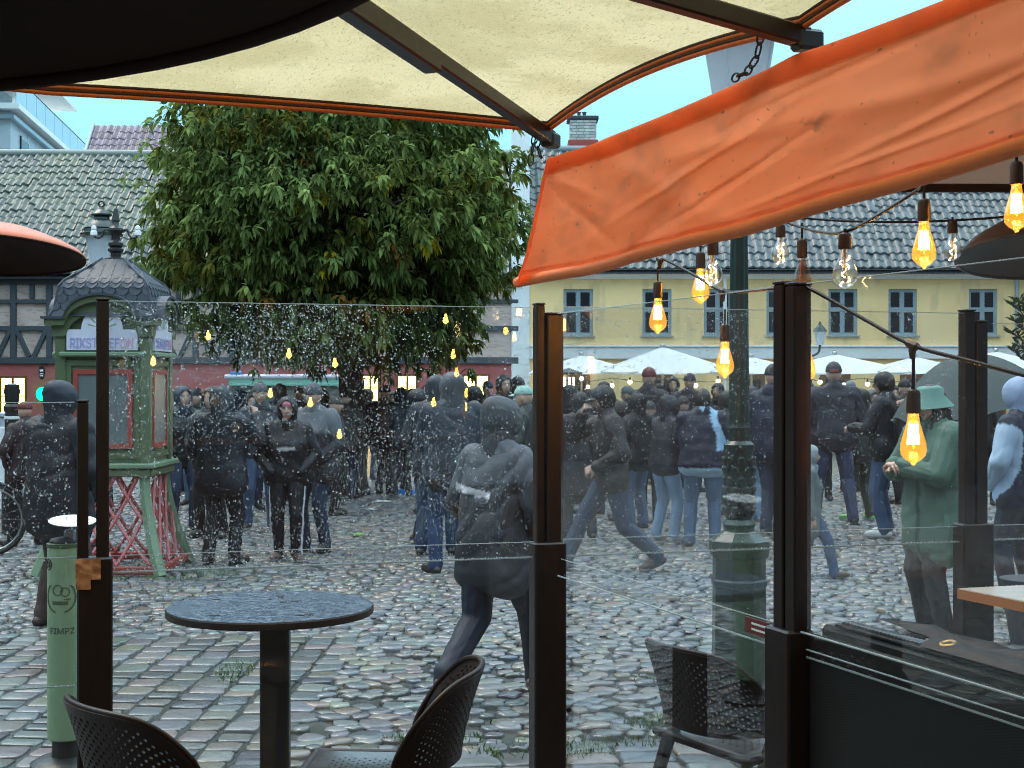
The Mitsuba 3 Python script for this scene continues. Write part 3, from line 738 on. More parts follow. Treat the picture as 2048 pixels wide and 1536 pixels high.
p = at(1137, 812, 30.5)
put('base', lathe([(.25, 0), (.25, .1), (.12, .9), (.1, p[2])], 4, (p[0], p[1], 0)), 'black_metal', hp_)
for dx in (-.09, .02, .11):
    put('tube', tube([[p[0] + dx, p[1], p[2]], [p[0] + dx, p[1], EYE + .15]], .022, 6), 'warm_bulb', hp_, True, emitter=lamp((1, .6, .12), 5))
put('hood', lathe([(.3, 0), (.3, .05), (0, .15)], 12, (p[0], p[1], EYE + .2)), 'black_metal', hp_)
st = thing('food_stall', 'market food stall with mint lettered fascia and blue signs beside the tree trunk', 'market stall')
mat('mint', (0.25, 0.62, 0.50), 0.4, 0.4); mat('sign_blue', (0.02, 0.20, 0.55), 0.4, 0.4); mat('stall_dark', (0.10, 0.12, 0.11), 0.5, 0.4); mat('mint_letter', (.10, .32, .27), .5, .4)
SY = 34.0
def sx_(px): return (px - CX) / F * SY
def sz_(py): return EYE + (CY - py) / F * SY
put('body', cbox(sx_(690) - sx_(460), 1.8, sz_(770), .03, ((sx_(690) + sx_(460)) / 2, SY + 1.0, sz_(770) / 2)), 'stall_dark', st)
fa = put('fascia', cbox(sx_(692) - sx_(458), .12, sz_(755) - sz_(772), .03, ((sx_(690) + sx_(460)) / 2, SY, (sz_(755) + sz_(772)) / 2)), 'mint', st)
put('roof', cbox(sx_(700) - sx_(450), 2.3, .1, .03, ((sx_(690) + sx_(460)) / 2, SY + 1.0, sz_(753))), 'sign_white', st)
for a, b in ((462, 485), (620, 655)):
    put('blue_sign', cbox(sx_(b) - sx_(a), .06, .12, .02, ((sx_(a) + sx_(b)) / 2, SY - .1, sz_(748))), 'sign_blue', st)
gs = thing('round_sign', 'bright green round illuminated sign hung beside the amber window of the red wall', 'sign')
gp = at(86, 788, FY - .6)
mat('green_panel', (0.02, 0.5, 0.1), 0.4, 0.4)
put('disc', upright(Point(gp[0], gp[2]).buffer(.21, 24), .06, gp[1]), 'green_panel', gs, emitter=lamp((.0, .62, .10), 1.0))
put('rim', upright(Point(gp[0], gp[2]).buffer(.225, 24).difference(Point(gp[0], gp[2]).buffer(.205, 24)), .09, gp[1] - .012), 'kiosk_light_green', gs)
put('bracket', bar([gp[0], gp[1] + .03, gp[2] + .22], [gp[0], FY, gp[2] + .32], .03, .03), 'black_metal', gs)
osn = thing('oval_sign', 'dark oval sign with white lines hanging on the red wall', 'sign')
op_ = at(83, 745, FY - .5)
ov = Point(0, 0).buffer(1, 24); from shapely import affinity
put('board', upright(affinity.translate(affinity.scale(ov, .09, .21), op_[0], op_[2]), .05, op_[1]), 'black_metal', osn)
put('line', join(upright(sbox(op_[0] - .05, op_[2] + d, op_[0] + .05, op_[2] + d + h_), .006, op_[1] - .005) for d, h_ in ((.03, .06), (-.05, .03), (-.11, .03))), 'white_paint', osn)
put('bracket', bar([op_[0], op_[1] + .03, op_[2] + .24], [op_[0], FY, op_[2] + .24], .03, .03), 'black_metal', osn)
wl = thing('wall_lantern', 'small green street lantern on a bracket before the yellow wall', 'lantern')
lp = at(1640, 690, 36.0)
put('glass', lathe([(.09, 0), (.16, .34), (.15, .35)], 6, lp), 'frosted', wl); put('cap', lathe([(.19, .35), (.12, .45), (.05, .52), (.02, .6), (0, .62)], 6, lp), 'green_iron', wl)
put('arm', tube(curve([lp, lp + [-.05, 0, -.2], lp + [-.25, 0, -.3]], 5), .03, 6), 'green_iron', wl); put('pole', tube([lp + [-.25, 0, -.25], [lp[0] - .25, lp[1], 0]], .05, 8), 'green_iron', wl)
# small things on the ground
def crumple(key, px, py, size, color, label, cat, h=.03):
    Y = ground_Y(py); p = at(px, py, Y)
    s = trimesh.creation.icosphere(3); v = s.vertices
    v = v * (np.array(size) * (.6 + .8 * meshkit.fbm(v * 2.3 + px, 3)[:, None])); v[:, 2] = np.maximum(v[:, 2], -.0) * 1 + .02
    s = tm(v + [p[0], Y, 0], s.faces)
    mat(key + '_mat', color, .4, .5)
    solo(key, s, key + '_mat', label, cat, smooth=40)
crumple('plastic_bag', 812, 990, (.20, .10, .07), (.03, .20, .62), 'crumpled blue plastic bag lying on the cobbles near the tree', 'bag')
crumple('paper_sheet', 765, 1006, (.11, .05, .02), (.6, .6, .56), 'wet white paper lying on the cobbles right of the facing man', 'paper')
crumple('leaf_litter', 716, 1074, (.07, .05, .03), (.12, .26, .04), 'small bright green clump of leaves on the open cobbles', 'leaves')
crumple('paper_scrap', 742, 1022, (.05, .03, .015), (.55, .55, .5), 'small pale scrap of paper on the cobbles before the tree', 'paper')
# bollard, box and bicycle at the left edge
bl = thing('bollard', 'black iron bollard in front of the amber window, beside the pale cabinet', 'bollard')
bx, by = (24 - CX) / F * 15.5, 15.5
put('post', lathe([(.11, 0), (.11, .5), (.08, .55), (.075, 1.35), (.09, 1.38), (.09, 1.42), (.07, 1.45), (.085, 1.58), (.08, 1.66), (.0, 1.68)], 16, (bx, by, 0)), 'black_metal', bl, 30)
put('band', lathe([(.08, 1.28), (.083, 1.285), (.083, 1.31), (.08, 1.315)], 16, (bx, by, 0)), 'white_paint', bl)
cb_ = thing('utility_cabinet', 'pale grey street cabinet with panelled door at the edge of the square', 'cabinet')
ux_, uy_ = (-6 - CX) / F * 18.0, 18.0
put('body', cbox(.62, .4, 1.25, .015, (ux_, uy_, .625)), 'pale_stone', cb_); put('door', cbox(.5, .03, 1.05, .01, (ux_, uy_ - .21, .6)), 'white_stucco', cb_); put('roof', cbox(.68, .46, .05, .01, (ux_, uy_, 1.275)), 'pale_stone', cb_)
bk = thing('bicycle', 'dark bicycle with green handlebar leaning at the left edge beyond the glass', 'bicycle')
BO, bh = np.array([(-22 - CX) / F * 13.6, 13.6, 0]), math.radians(14)
def bp(x, z, y=0): return BO + [x * math.cos(bh) - y * math.sin(bh), x * math.sin(bh) + y * math.cos(bh), z]
for xw in (-1.08, 0):
    wv = put('wheel', tube([bp(xw + .335 * math.cos(a), .35 + .335 * math.sin(a)) for a in np.linspace(0, 2 * math.pi, 36, endpoint=False)], .020, 7, True), 'rubber', bk, True)
    put('rim', tube([bp(xw + .305 * math.cos(a), .35 + .305 * math.sin(a)) for a in np.linspace(0, 2 * math.pi, 36, endpoint=False)], .010, 6, True), 'steel', wv, True)
    for a in np.linspace(0, 2 * math.pi, 18, endpoint=False):
        put('spoke', tube([bp(xw, .35), bp(xw + .30 * math.cos(a), .35 + .30 * math.sin(a))], .0022, 3), 'steel', wv)
    put('mudguard', tube([bp(xw + .365 * math.cos(a), .35 + .365 * math.sin(a)) for a in np.linspace(.1, 2.6, 16)], .016, 6), 'black_metal', bk, True)
for nm, pq, r in (('frame', [bp(-.42, .30), bp(-.58, .82)], .017), ('frame', [bp(-.42, .30), bp(-.12, .78)], .018), ('frame', [bp(-.56, .72), bp(-.14, .86)], .016), ('fork', [bp(0, .35), bp(-.10, .70), bp(-.15, .98)], .014), ('chainstay', [bp(-1.08, .35), bp(-.42, .30)], .012), ('seatstay', [bp(-1.08, .35), bp(-.56, .75)], .011)):
    put(nm, tube(pq, r, 8), 'black_metal', bk, True)
put('handlebar', tube(curve([bp(-.28, 1.02, -.30), bp(-.12, 1.05, -.22), bp(-.13, 1.02, 0), bp(-.12, 1.05, .22), bp(-.28, 1.02, .30)], 6), .014, 7), 'kiosk_light_green', bk, True)
sd = trimesh.creation.icosphere(2); sd.apply_scale([.14, .08, .035]); sd.apply_translation(bp(-.60, .90)); put('saddle', sd, 'rubber', bk, True)
put('crank', tube([bp(-.42, .30, -.06), bp(-.36, .14, -.09)], .012, 6), 'steel', bk)
# ashtray pillar
ap = thing('ashtray_pillar', 'sage green cigarette bin pillar with lettering and symbol behind the lower glass', 'ashtray')
AX, AY, AR = (131 - CX) / F * 6.15, 6.15, .077
put('body', lathe([(AR - .004, .115), (AR, .12), (AR, .955), (AR - .004, .96)], 32, (AX, AY, 0)), 'sage', ap, 30)
put('foot', lathe([(.15, 0), (.15, .012), (.12, .03), (.06, .04), (.055, .12)], 28, (AX, AY, 0)), 'black_metal', ap, 30)
put('stem', lathe([(.052, .03), (.052, .13)], 20, (AX, AY, 0)), 'steel', ap, 30)
put('rim', lathe([(AR - .01, .955), (AR + .003, .957), (AR + .003, .972), (AR - .012, .974)], 32, (AX, AY, 0)), 'sage_dark', ap, 30)
put('hinge', cbox(.05, .03, .06, .008, (AX + .02, AY, 1.0)), 'steel', ap)
put('ash_heap', (lambda s: tm(s.vertices * [.06, .06, .025] * (.7 + .6 * meshkit.fbm(s.vertices * 3, 3)[:, None]) + [AX - .01, AY, .975], s.faces))(trimesh.creation.icosphere(2)), 'dark_stone', ap, True)
fl = lathe([(.0, 0), (.10, .012), (.102, .016), (.0, .022)], 24); fl.apply_transform(trimesh.transformations.rotation_matrix(.16, [1, .4, 0])); fl.apply_translation([AX + .03, AY, 1.055]); put('rain_hood', fl, 'white_paint', ap, 40)
put('hood_stem', tube([[AX + .03, AY + .02, .97], [AX + .03, AY + .02, 1.06]], .012, 8), 'steel', ap)
def wrap(m, z0, off=.002):                                            # flat xy drawing onto the pillar's front
    m = m.subdivide_to_size(.012)
    v = np.asarray(m.vertices); ang = v[:, 0] / AR
    R_ = AR + off - .006 + v[:, 2]
    return tm(np.column_stack([AX + R_ * np.sin(ang), AY - R_ * np.cos(ang), v[:, 1] + z0]), m.faces)
tx = meshkit.text_mesh('FIMPZ', .026, .006, True); tx.apply_translation([-.050, 0, 0]); put('letter_row', wrap(tx, .585), 'sage_dark', ap)
ring = Point(0, 0).buffer(.072, 32).difference(Point(0, 0).buffer(.064, 32)).difference(sbox(-.1, .05, .1, .1).union(sbox(-.02, -.1, .02, -.05)))
put('symbol', wrap(extrude(unary_union([ring, sbox(-.034, -.034, .034, -.018), Point(-.01, .03).buffer(.024).difference(Point(-.01, .03).buffer(.019)), Point(.022, .022).buffer(.021).difference(Point(.022, .022).buffer(.016)), sbox(.02, -.012, .045, -.006)]), .006), .745), 'sage_dark', ap)
lo = Point(0, 0).buffer(.024, 20).difference(Point(0, 0).buffer(.020, 20)).union(Point(0, 0).buffer(.015, 20).difference(sbox(-.004, -.02, .004, .02)))
put('logo', wrap(extrude(lo, .006).apply_translation([-.062, 0, 0]), .885), 'black_metal', ap)
# ---------------------------------------------------------------- glass wind screens of the terrace
scene['pane_glass'] = {'type': 'thindielectric', 'int_ior': 1.5}
scene['drop_water'] = {'type': 'dielectric', 'int_ior': 1.33, 'ext_ior': 1.0}
scene['glass_edge'] = {'type': 'principled', 'base_color': {'type': 'rgb', 'value': [.36, .42, .42]}, 'roughness': .25, 'specular': .6}
def front(X): return np.array([X, 5.0 + .2913 * (X + 1.459), 0])
def near(Yv): return np.array([.139 + .386 * (5.465 - Yv), Yv, 0])
DR = np.random.default_rng(33)
def dome(n=5):
    a = np.arange(n) * 2 * np.pi / n
    V = [np.column_stack([np.cos(a) * r, np.sin(a) * r, np.full(n, z)]) for r, z in ((1, 0), (.72, .40))] + [np.array([[0, 0, .6]]), np.array([[0, 0, 0]])]
    V = np.vstack(V); Fs = []
    for i in range(1):
        for k in range(n):
            l = (k + 1) % n
            Fs += [[i * n + k, i * n + l, i * n + n + l], [i * n + k, i * n + n + l, i * n + n + k]]
    for k in range(n): Fs += [[n + k, n + (k + 1) % n, 2 * n], [(k + 1) % n, k, 2 * n + 1]]
    return V, np.array(Fs)
DV, DF = dome()
DN = DV.copy(); DN[:, 2] += .25; DN[-1] = [0, 0, -1]
def sheet(A, B, z0, z1): return tm([[*A[:2], z0], [*B[:2], z0], [*B[:2], z1], [*A[:2], z1]], [[0, 1, 2], [0, 2, 3]])
def pane(holder, name, A, B, z0, z1, drops=0, rmin=.0014, rmax=.0042, streaks=0, beads=False, topdense=1.0, wet_from=None):
    k = put(name, sheet(A, B, z0, z1), 'pane_glass', holder)
    up = np.array([0, 0, 1.0])
    d = (B - A); L = np.linalg.norm(d); d = d / L; nrm = np.array([-d[1], d[0], 0])
    if nrm[1] < 0: nrm = -nrm
    t = .0030
    for nm, z in (('top_edge', z1), ('bottom_edge', z0)):
        put(nm, bar(A + [0, 0, z], B + [0, 0, z], t, .0055 if nm == 'bottom_edge' else .003, .0006), 'glass_edge', k)
    if drops:
        n = drops
        s = DR.uniform(.01, L - .01, n); z = z0 + (z1 - z0) * DR.random(n) ** (1 / topdense)
        zl = z0 if wet_from is None else wet_from
        z = zl + (z1 - zl) * (z - z0) / (z1 - z0)
        keep = meshkit.noise(np.column_stack([s * 3, z * 3, s * 0])) > DR.random(n) * .75
        s, z = s[keep], z[keep]; n = len(s)
        r = np.clip(rmin * np.exp(DR.exponential(.30, n)), rmin, rmax)
        el = DR.uniform(.8, 1.25, n); wd = DR.uniform(.9, 1.5, n)
        if streaks:
            ss = DR.uniform(.55 * L, .92 * L, streaks); zz = z0 + (z1 - z0) * DR.uniform(0, .75, streaks)
            s, z, r = np.r_[s, ss], np.r_[z, zz], np.r_[r, DR.uniform(.0015, .003, streaks)]
            el, wd = np.r_[el, DR.uniform(2, 7, streaks)], np.r_[wd, np.ones(streaks) * .8]; n = len(s)
        if beads:
            nb = int(L / .011); sb = np.linspace(.005, L - .005, nb) + DR.normal(size=nb) * .003
            s, z, r = np.r_[s, sb], np.r_[z, np.full(nb, z0 + .002)], np.r_[r, DR.uniform(.002, .0042, nb)]; el, wd = np.r_[el, DR.uniform(1, 1.5, nb)], np.r_[wd, np.ones(nb)]; n = len(s)
        sgn = 1 if True else -1
        P = A[None] + s[:, None] * d + z[:, None] * up + nrm * .0006
        ax, ay, az = d, up, nrm
        v = P[:, None, :] + r[:, None, None] * (wd[:, None, None] * DV[None, :, :1] * ax + el[:, None, None] * DV[None, :, 1:2] * ay + DV[None, :, 2:] * az)
        if np.dot(np.cross(ax, ay), az) < 0: fl = DF[:, ::-1]
        else: fl = DF
        f = fl[None] + (np.arange(n) * len(DV))[:, None, None]
        m = tm(v.reshape(-1, 3), f.reshape(-1, 3))
        stuff(put('raindrops', m, 'drop_water', k, True))
    return k
def post(label, p, d, ups, low_w, low_t, zmid, zb=0.0, group='brown posts of the glass screens'):
    """ups: (offset along d, offset across, width, thickness, top)"""
    k = thing('screen_post', label, 'post', group)
    a = math.atan2(d[1], d[0])
    put('sleeve', cbox(low_w, low_t, zmid - zb, .006, (p[0], p[1], (zmid + zb) / 2), a), 'brown_metal', k)
    n = np.array([-d[1], d[0], 0])
    for s, o, w, t, top in ups:
        q = p + d * s + n * o
        u = put('upright', cbox(w, t, top - zmid + .03, .004, (q[0], q[1], (top + zmid - .03) / 2), a), 'brown_metal', k)
        put('cap', cbox(w + .003, t + .003, .008, .002, (q[0], q[1], top + .0045), a), 'brown_metal', u)
    put('foot_plate', cbox(low_w + .08, low_t + .08, .012, .004, (p[0], p[1], zb + .006), a), 'brown_metal', k)
    return k
df = front(1) - front(0); df /= np.linalg.norm(df)
pL, pM, pR = front(-1.487), front(.139), front(1.978)
post('leftmost brown metal screen post, orange tape wrapped round its sleeve top', pL, df, [(-.042, 0, .040, .05, 1.605), (.026, .004, .044, .05, 1.968)], .122, .075, 1.054)
post('middle brown metal screen post, right of the walking figure in grey yoke jacket', pM, df, [(-.034, .006, .034, .055, 1.977), (.022, -.004, .066, .06, 1.94)], .130, .085, 1.054)
post('right brown metal screen post standing behind the light wooden table corner', pR, df, [(-.03, .004, .052, .055, 1.98), (.026, -.004, .054, .05, 1.935)], .152, .085, 1.074)
s = thing('glass_screen', 'rain spotted glass wind screen around the round bistro table, widest pane', 'glass screen', 'glass wind screens along the front')
A, B = front(-1.455), front(.085)
pane(s, 'upper_pane', A - [0, .012, 0], B - [0, .012, 0], 0.997, 1.966, 30000, .0014, .0040, streaks=120, beads=True)
pane(s, 'lower_pane', A + [0, .012, 0], B + [0, .012, 0], .05, 1.054)
s = thing('glass_screen', 'lightly spotted glass wind screen in front of the yellow house and green parka', 'glass screen', 'glass wind screens along the front')
A, B = front(.20), front(1.94)
pane(s, 'upper_pane', A - [0, .012, 0], B - [0, .012, 0], .997, 1.972, 7500, .0013, .0034, beads=True, topdense=2.0)
pane(s, 'lower_pane', A + [0, .012, 0], B + [0, .012, 0], .05, 1.06)
s = thing('glass_screen', 'lowered glass wind screen left of the taped post, before the person in black hood', 'glass screen', 'glass wind screens along the front')
A, B = front(-3.0), front(-1.55)
pane(s, 'upper_pane', A - [0, .012, 0], B - [0, .012, 0], .60, 1.605, 7500, .0015, .0044, beads=True, wet_from=1.03)
pane(s, 'lower_pane', A + [0, .012, 0], B + [0, .012, 0], .05, 1.054)
s = thing('glass_screen', 'glass wind screen right of the right brown post, before the light blue sleeve', 'glass screen', 'glass wind screens along the front')
A, B = front(2.06), front(3.6)
pane(s, 'upper_pane', A - [0, .012, 0], B - [0, .012, 0], 1.0, 1.93, 900, .0012, .0030, beads=True, topdense=2)
pane(s, 'lower_pane', A + [0, .012, 0], B + [0, .012, 0], .05, 1.06)
# orange tape crumpled round the left post
tp = np.array([[[-.066 + .086 * i / 14, 0, 1.052 - .075 * j / 12] for j in range(13)] for i in range(15)])
nz = meshkit.fbm(tp * 30, 3, 4)
P = np.empty_like(tp); base = pL
nrmf = np.array([df[1], -df[0], 0])
for i in range(15):
    for j in range(13):
        x = tp[i, j, 0]; z = tp[i, j, 2] - (.012 * (x > -.03) * 0)
        P[i, j] = base + df * x + nrmf * (.041 + .016 * nz[i, j]) + [0, 0, z + .004 * nz[i, j]]
tape = thing('tape_patch', 'crumpled orange brown tape stuck round the top of the left post sleeve', 'tape', None)
mat('tape', mikit.proc(lambda p, n, uv: mix((.34, .12, .045), (.52, .22, .09), fbm(p.x * 70, p.z * 70))), .3, .6)
put('wide_strip', grid_mesh(P), 'tape', tape, 25)
tq = np.array([[[-.064 + .05 * i / 8, 0, .985 - .04 * j / 6] for j in range(7)] for i in range(9)]); nq = meshkit.fbm(tq * 30, 3, 9)
P2 = np.array([[base + df * tq[i, j, 0] + nrmf * (.041 + .014 * nq[i, j]) + [0, 0, tq[i, j, 2]] for j in range(7)] for i in range(9)])
put('narrow_strip', grid_mesh(P2), 'tape', tape, 25)
# the nearer screen that runs towards the viewer
dn = near(3) - near(4); dn /= np.linalg.norm(dn)
pB = near(3.85)
post('tall near brown screen post with black sleeve, left end of the dark covered barrier', pB, dn, [(-.02, 0, .05, .05, 1.945), (.035, .006, .05, .055, 1.938)], .125, .085, 1.0)
pC = near(2.15)
post('near brown screen post at the viewer end of the dark barrier', pC, dn, [(0, 0, .06, .055, 1.94)], .125, .085, 1.0)
s = thing('side_screen', 'clear glass side screen in front of the perforated chair by the lamp post', 'glass screen', 'side screens running towards the viewer')
A, B = near(5.37), near(3.92)
pane(s, 'upper_pane', A, B, .935, 1.94, 350, .0008, .0016)
pane(s, 'lower_pane', A + [.014, .004, 0], B + [.014, .004, 0], .05, .998)
s = thing('side_screen', 'glass side screen over the dark covered barrier with zip strip', 'glass screen', 'side screens running towards the viewer')
A, B = near(3.77), near(2.22)
pane(s, 'upper_pane', A, B, .935, 1.94, 250, .0006, .0012)
mat('smoked', (0.02, 0.018, 0.017), .12, .5)
put('lower_rail', bar(near(3.77) + [0, 0, .955], near(2.22) + [0, 0, .955], .005, .004, .001), 'glass_edge', s)
put('lower_panel', bar(near(3.78) + [.020, .008, .525], near(2.2) + [.020, .008, .525], .008, .945, .002), 'woven_dark', s)
put('top_edge', bar(near(3.78) + [-.010, -.004, 1.001], near(2.2) + [-.010, -.004, 1.001], .006, .005, .001), 'glass_edge', s)
# dark covered barrier behind that pane
bb = thing('covered_barrier', 'dark woven fabric barrier with toothed zip strip and brass eyelet on top', 'barrier')
mat('woven_dark', mikit.proc(lambda p, n, uv: mix((.010, .009, .009), (.030, .026, .024), .5 + .5 * dr.sin(p.z * 900) * dr.sin(p.y * 260))), .45, .5)
nn = np.array([-dn[1], dn[0], 0]); nn = nn if nn[0] > 0 else -nn
def nb(Yv, o, z): return near(Yv) + nn * o + np.array([0, 0, z])
put('cover', bar(nb(3.76, .075, .515), nb(2.2, .075, .515), .08, 1.02, .012, up=(0, 0, 1)), 'woven_dark', bb)
put('zip_tape', bar(nb(3.70, .075, 1.030), nb(2.2, .075, 1.030), .075, .010, .003), 'rubber', bb)
for i in range(100):
    y0 = 3.68 - i * .0148
    put('zip_tooth', bar(nb(y0, .048, 1.039), nb(y0, .084, 1.039), .006, .007, .001), 'steel', bb)
fp = np.array([[nb(3.62 - 1.4 * i / 24, .11 + .10 * j / 5, .1025 * 10 + .035 * meshkit.noise(np.array([[i * .35, j * .6, 2.]]))[0] + .02 * math.sin(j / 5 * 3.1) - .004 * j) for j in range(6)] for i in range(25)])
put('flap', grid_mesh(fp), 'rubber', bb, True)
eb = nb(3.30, .065, 1.052)
ey = put('eyelet', tube([eb + np.array([dn[0] * math.cos(a), dn[1] * math.cos(a), 0]) * .016 + nn * .016 * math.sin(a) + [0, 0, .004 * math.sin(a)] for a in np.linspace(0, 2 * math.pi, 20, endpoint=False)], .006, 8, True), 'brass', bb, True)
fl2 = np.array([[nb(3.36 - .55 * i / 12, .03 + .10 * j / 5, 1.046 + .018 * math.sin(j / 5 * math.pi) * (1 - .3 * i / 12) - .002) for j in range(6)] for i in range(13)])
put('strap', grid_mesh(fl2 - [0, 0, .004]), 'rubber', bb, True)
mat('sticker_red', (.16, .03, .03), .4, .5)
sk = thing('sticker', 'small dark red sticker stuck at the pane corner left of the near post', 'sticker')
q0, q1 = near(4.06) + [-.006, -.002, .975], near(3.935) + [-.006, -.002, .975]
put('label_sheet', bar(q0, q1, .0015, .045, .0004), 'sticker_red', sk); put('print_line', join([bar(q0 * .72 + q1 * .28 + [-.0016, -.0006, dz], q0 * .1 + q1 * .9 + [-.0016, -.0006, dz], .0008, .006, .0002) for dz in (.008, -.008)]), 'white_paint', sk)
kn = pM + df * .080 + [0, 0, .395]
put('knob', tube([pM + df * .05 + [0, 0, .395], kn, kn + df * .002, kn + df * .016], [.006, .006, .013, .011], 10), 'black_metal', 'screen_post_001', True)

# ---------------------------------------------------------------- furniture
def perforated(fn, nu, nv, hole, thick, normal):
    """fn(u, v) -> point for u, v in [-1, 1]; a sheet of cells with round holes where hole(i, j, u, v) says so."""
    V, Fs = [], []
    a = np.arange(8) * np.pi / 4
    sq = np.array([[1, 0], [1, 1], [0, 1], [-1, 1], [-1, 0], [-1, -1], [0, -1], [1, -1]], float)
    ci = np.column_stack([np.cos(a), np.sin(a)])
    for i in range(nu):
        for j in range(nv):
            uc, vc = -1 + (2 * i + 1) / nu, -1 + (2 * j + 1) / nv
            r = hole(i, j, uc, vc)
            outer = [fn(uc + x / nu, vc + y / nv) for x, y in sq]
            b = len(V)
            if r <= 0:
                q = [outer[k] for k in (5, 7, 1, 3)]
                nrm_ = normal(uc, vc) * thick
                V += q + [x + nrm_ for x in q]
                Fs += [[b, b + 1, b + 2], [b, b + 2, b + 3], [b + 4, b + 6, b + 5], [b + 4, b + 7, b + 6]]
                for k in range(4): l = (k + 1) % 4; Fs += [[b + k, b + 4 + k, b + 4 + l], [b + k, b + 4 + l, b + l]]
                continue
            inner = [fn(uc + r * x / nu, vc + r * y / nv) for x, y in ci]
            nrm_ = normal(uc, vc) * thick
            V += outer + inner + [x + nrm_ for x in outer] + [x + nrm_ for x in inner]
            for k in range(8):
                l = (k + 1) % 8
                Fs += [[b + k, b + l, b + 8 + l], [b + k, b + 8 + l, b + 8 + k], [b + 16 + k, b + 24 + l, b + 16 + l], [b + 16 + k, b + 24 + k, b + 24 + l],
                       [b + 8 + k, b + 8 + l, b + 24 + l], [b + 8 + k, b + 24 + l, b + 24 + k]]
    return tm(V, Fs)
mat('chair_brown', (0.026, 0.013, 0.009), 0.42, 0.35)
mat('chair_seat', mikit.proc(lambda p, n, uv: mix((0.030, 0.026, 0.026), (0.06, 0.056, 0.056), fbm(p.x * 20, p.y * 20))), 0.13, 0.8, clearcoat=.8, clearcoat_gloss=.95)
def chair(label, x, y, rz, top=.83):
    k = thing('terrace_chair', label, 'chair', 'perforated brown terrace chairs')
    def p(n_, m, mt, par=k, smooth=False): return put(n_, moved(m, (x, y, 0), rz), mt, par, smooth)
    def back(u, v):
        w = (v + 1) / 2
        corner = .10 * max(0, abs(u) - .55) ** 2 / .2025
        zt = top - .015 - .085 * abs(u) ** 3.5 - corner * .35
        zb_ = .50 + .02 * u * u
        z = zb_ + (zt - zb_) * w
        xx = (.262 + .012 * w) * math.sin(1.25 * u) / math.sin(1.25)
        yy = -.255 + .17 * abs(u) ** 2.1 - .075 * w ** 1.4
        return np.array([xx, yy, z])
    def bn(u, v):
        e = 1e-3
        n_ = np.cross(back(u + e, v) - back(u - e, v), back(u, v + e) - back(u, v - e)); return n_ / np.linalg.norm(n_)
    def hole(i, j, u, v):
        if abs(u) > .86 or v > .84 or v < -.80 or (i + j) % 2: return 0
        if abs(u) > .66 and v > .60: return 0
        return .82 * (1.0 - .25 * abs(u))
    p('backrest', perforated(back, 40, 22, hole, .011, bn), 'chair_brown')
    rim = [back(u, 1) for u in np.linspace(-1, 1, 30)] + [back(1, v) for v in np.linspace(1, -1, 12)[1:]] + [back(u, -1) for u in np.linspace(1, -1, 30)[1:]] + [back(-1, v) for v in np.linspace(-1, 1, 12)[1:-1]]
    p('back_rim', tube(rim, .0095, 6, True), 'chair_brown', k, True)
    def seat(u, v):
        xx, yy = .232 * u * (1 - .05 * v), .02 + .215 * v
        r = max(abs(u), abs(v))
        return np.array([xx, yy, .452 - .012 * (1 - u * u) * (1 - v * v) + .004 * v])
    p('seat', perforated(seat, 26, 26, lambda i, j, u, v: .5 if (i + j) % 2 == 0 and max(abs(u), abs(v)) < .72 else 0, -.016, lambda u, v: np.array([0, 0, 1.0])), 'chair_seat')
    srim = [seat(u, -1) for u in np.linspace(-1, 1, 9)] + [seat(1, v) for v in np.linspace(-1, 1, 9)[1:]] + [seat(u, 1) for u in np.linspace(1, -1, 9)[1:]] + [seat(-1, v) for v in np.linspace(1, -1, 9)[1:-1]]
    p('seat_rim', tube(np.array(srim) - [0, 0, .012], .017, 8, True), 'chair_brown', k, True)
    for sx in (-1, 1):
        p('leg', tube([[sx * .255, -.09, .52], [sx * .252, -.12, .44], [sx * .256, -.21, .2], [sx * .262, -.27, 0]], [.022, .026, .021, .017], 8), 'chair_brown', k, True)
        p('leg', tube([[sx * .225, .20, .44], [sx * .232, .22, .2], [sx * .24, .24, 0]], [.026, .021, .017], 8), 'chair_brown', k, True)
    return k
chair('perforated brown chair with pointed back corner before the taped post', -.92, 4.0, math.radians(-46), .815)
chair('perforated brown chair turned sideways, back curving beside the walking figure', -.425, 4.42, math.radians(87), .80)
chair('perforated brown chair behind the side glass, in front of the iron lamp', .81, 4.88, math.radians(-58), .80)
tb = thing('bistro_table', 'round wet black bistro table on a square column behind the front glass', 'table')
TBX, TBY, TBR, TBZ = (541 - CX) / F * 5.72, 5.72, .42, .765
mat('table_wet', mikit.proc(lambda p, n, uv: mix((.030, .034, .042), (.012, .013, .016), smoothstep(.45, .62, fbm(p.x * 13, p.y * 26, 0, 4)))), .10, .8, clearcoat=1.0, clearcoat_gloss=.97)
scene['table_bump'] = {'type': 'twosided', 'bsdf': {'type': 'bumpmap', 'tex': mikit.proc(lambda p, n, uv: fbm(p.x * 30, p.y * 44, 0, 4) * .0075), 'scale': 1.0,
                       'bsdf': {'type': 'principled', 'base_color': {'type': 'rgb', 'value': [.028, .038, .060]}, 'roughness': .22, 'specular': .95, 'clearcoat': 1.0, 'clearcoat_gloss': .95}}}
put('tabletop', lathe([(TBR - .004, TBZ - .008), (TBR - .006, TBZ), (TBR - .02, TBZ + .001)], 72, (TBX, TBY, 0)), 'table_bump', tb)
put('rim', lathe([(TBR - .02, TBZ - .034), (TBR - .003, TBZ - .032), (TBR, TBZ - .026), (TBR, TBZ - .006), (TBR - .003, TBZ - .001), (TBR - .008, TBZ - .0015)], 72, (TBX, TBY, 0)), 'chair_brown', tb, 30)
put('column', cbox(.118, .118, TBZ - .06, .006, (TBX + .02, TBY, (TBZ - .04) / 2), .1), 'black_metal', tb)
put('foot_plate', cbox(.42, .42, .014, .004, (TBX, TBY, .012), .1), 'black_metal', tb)
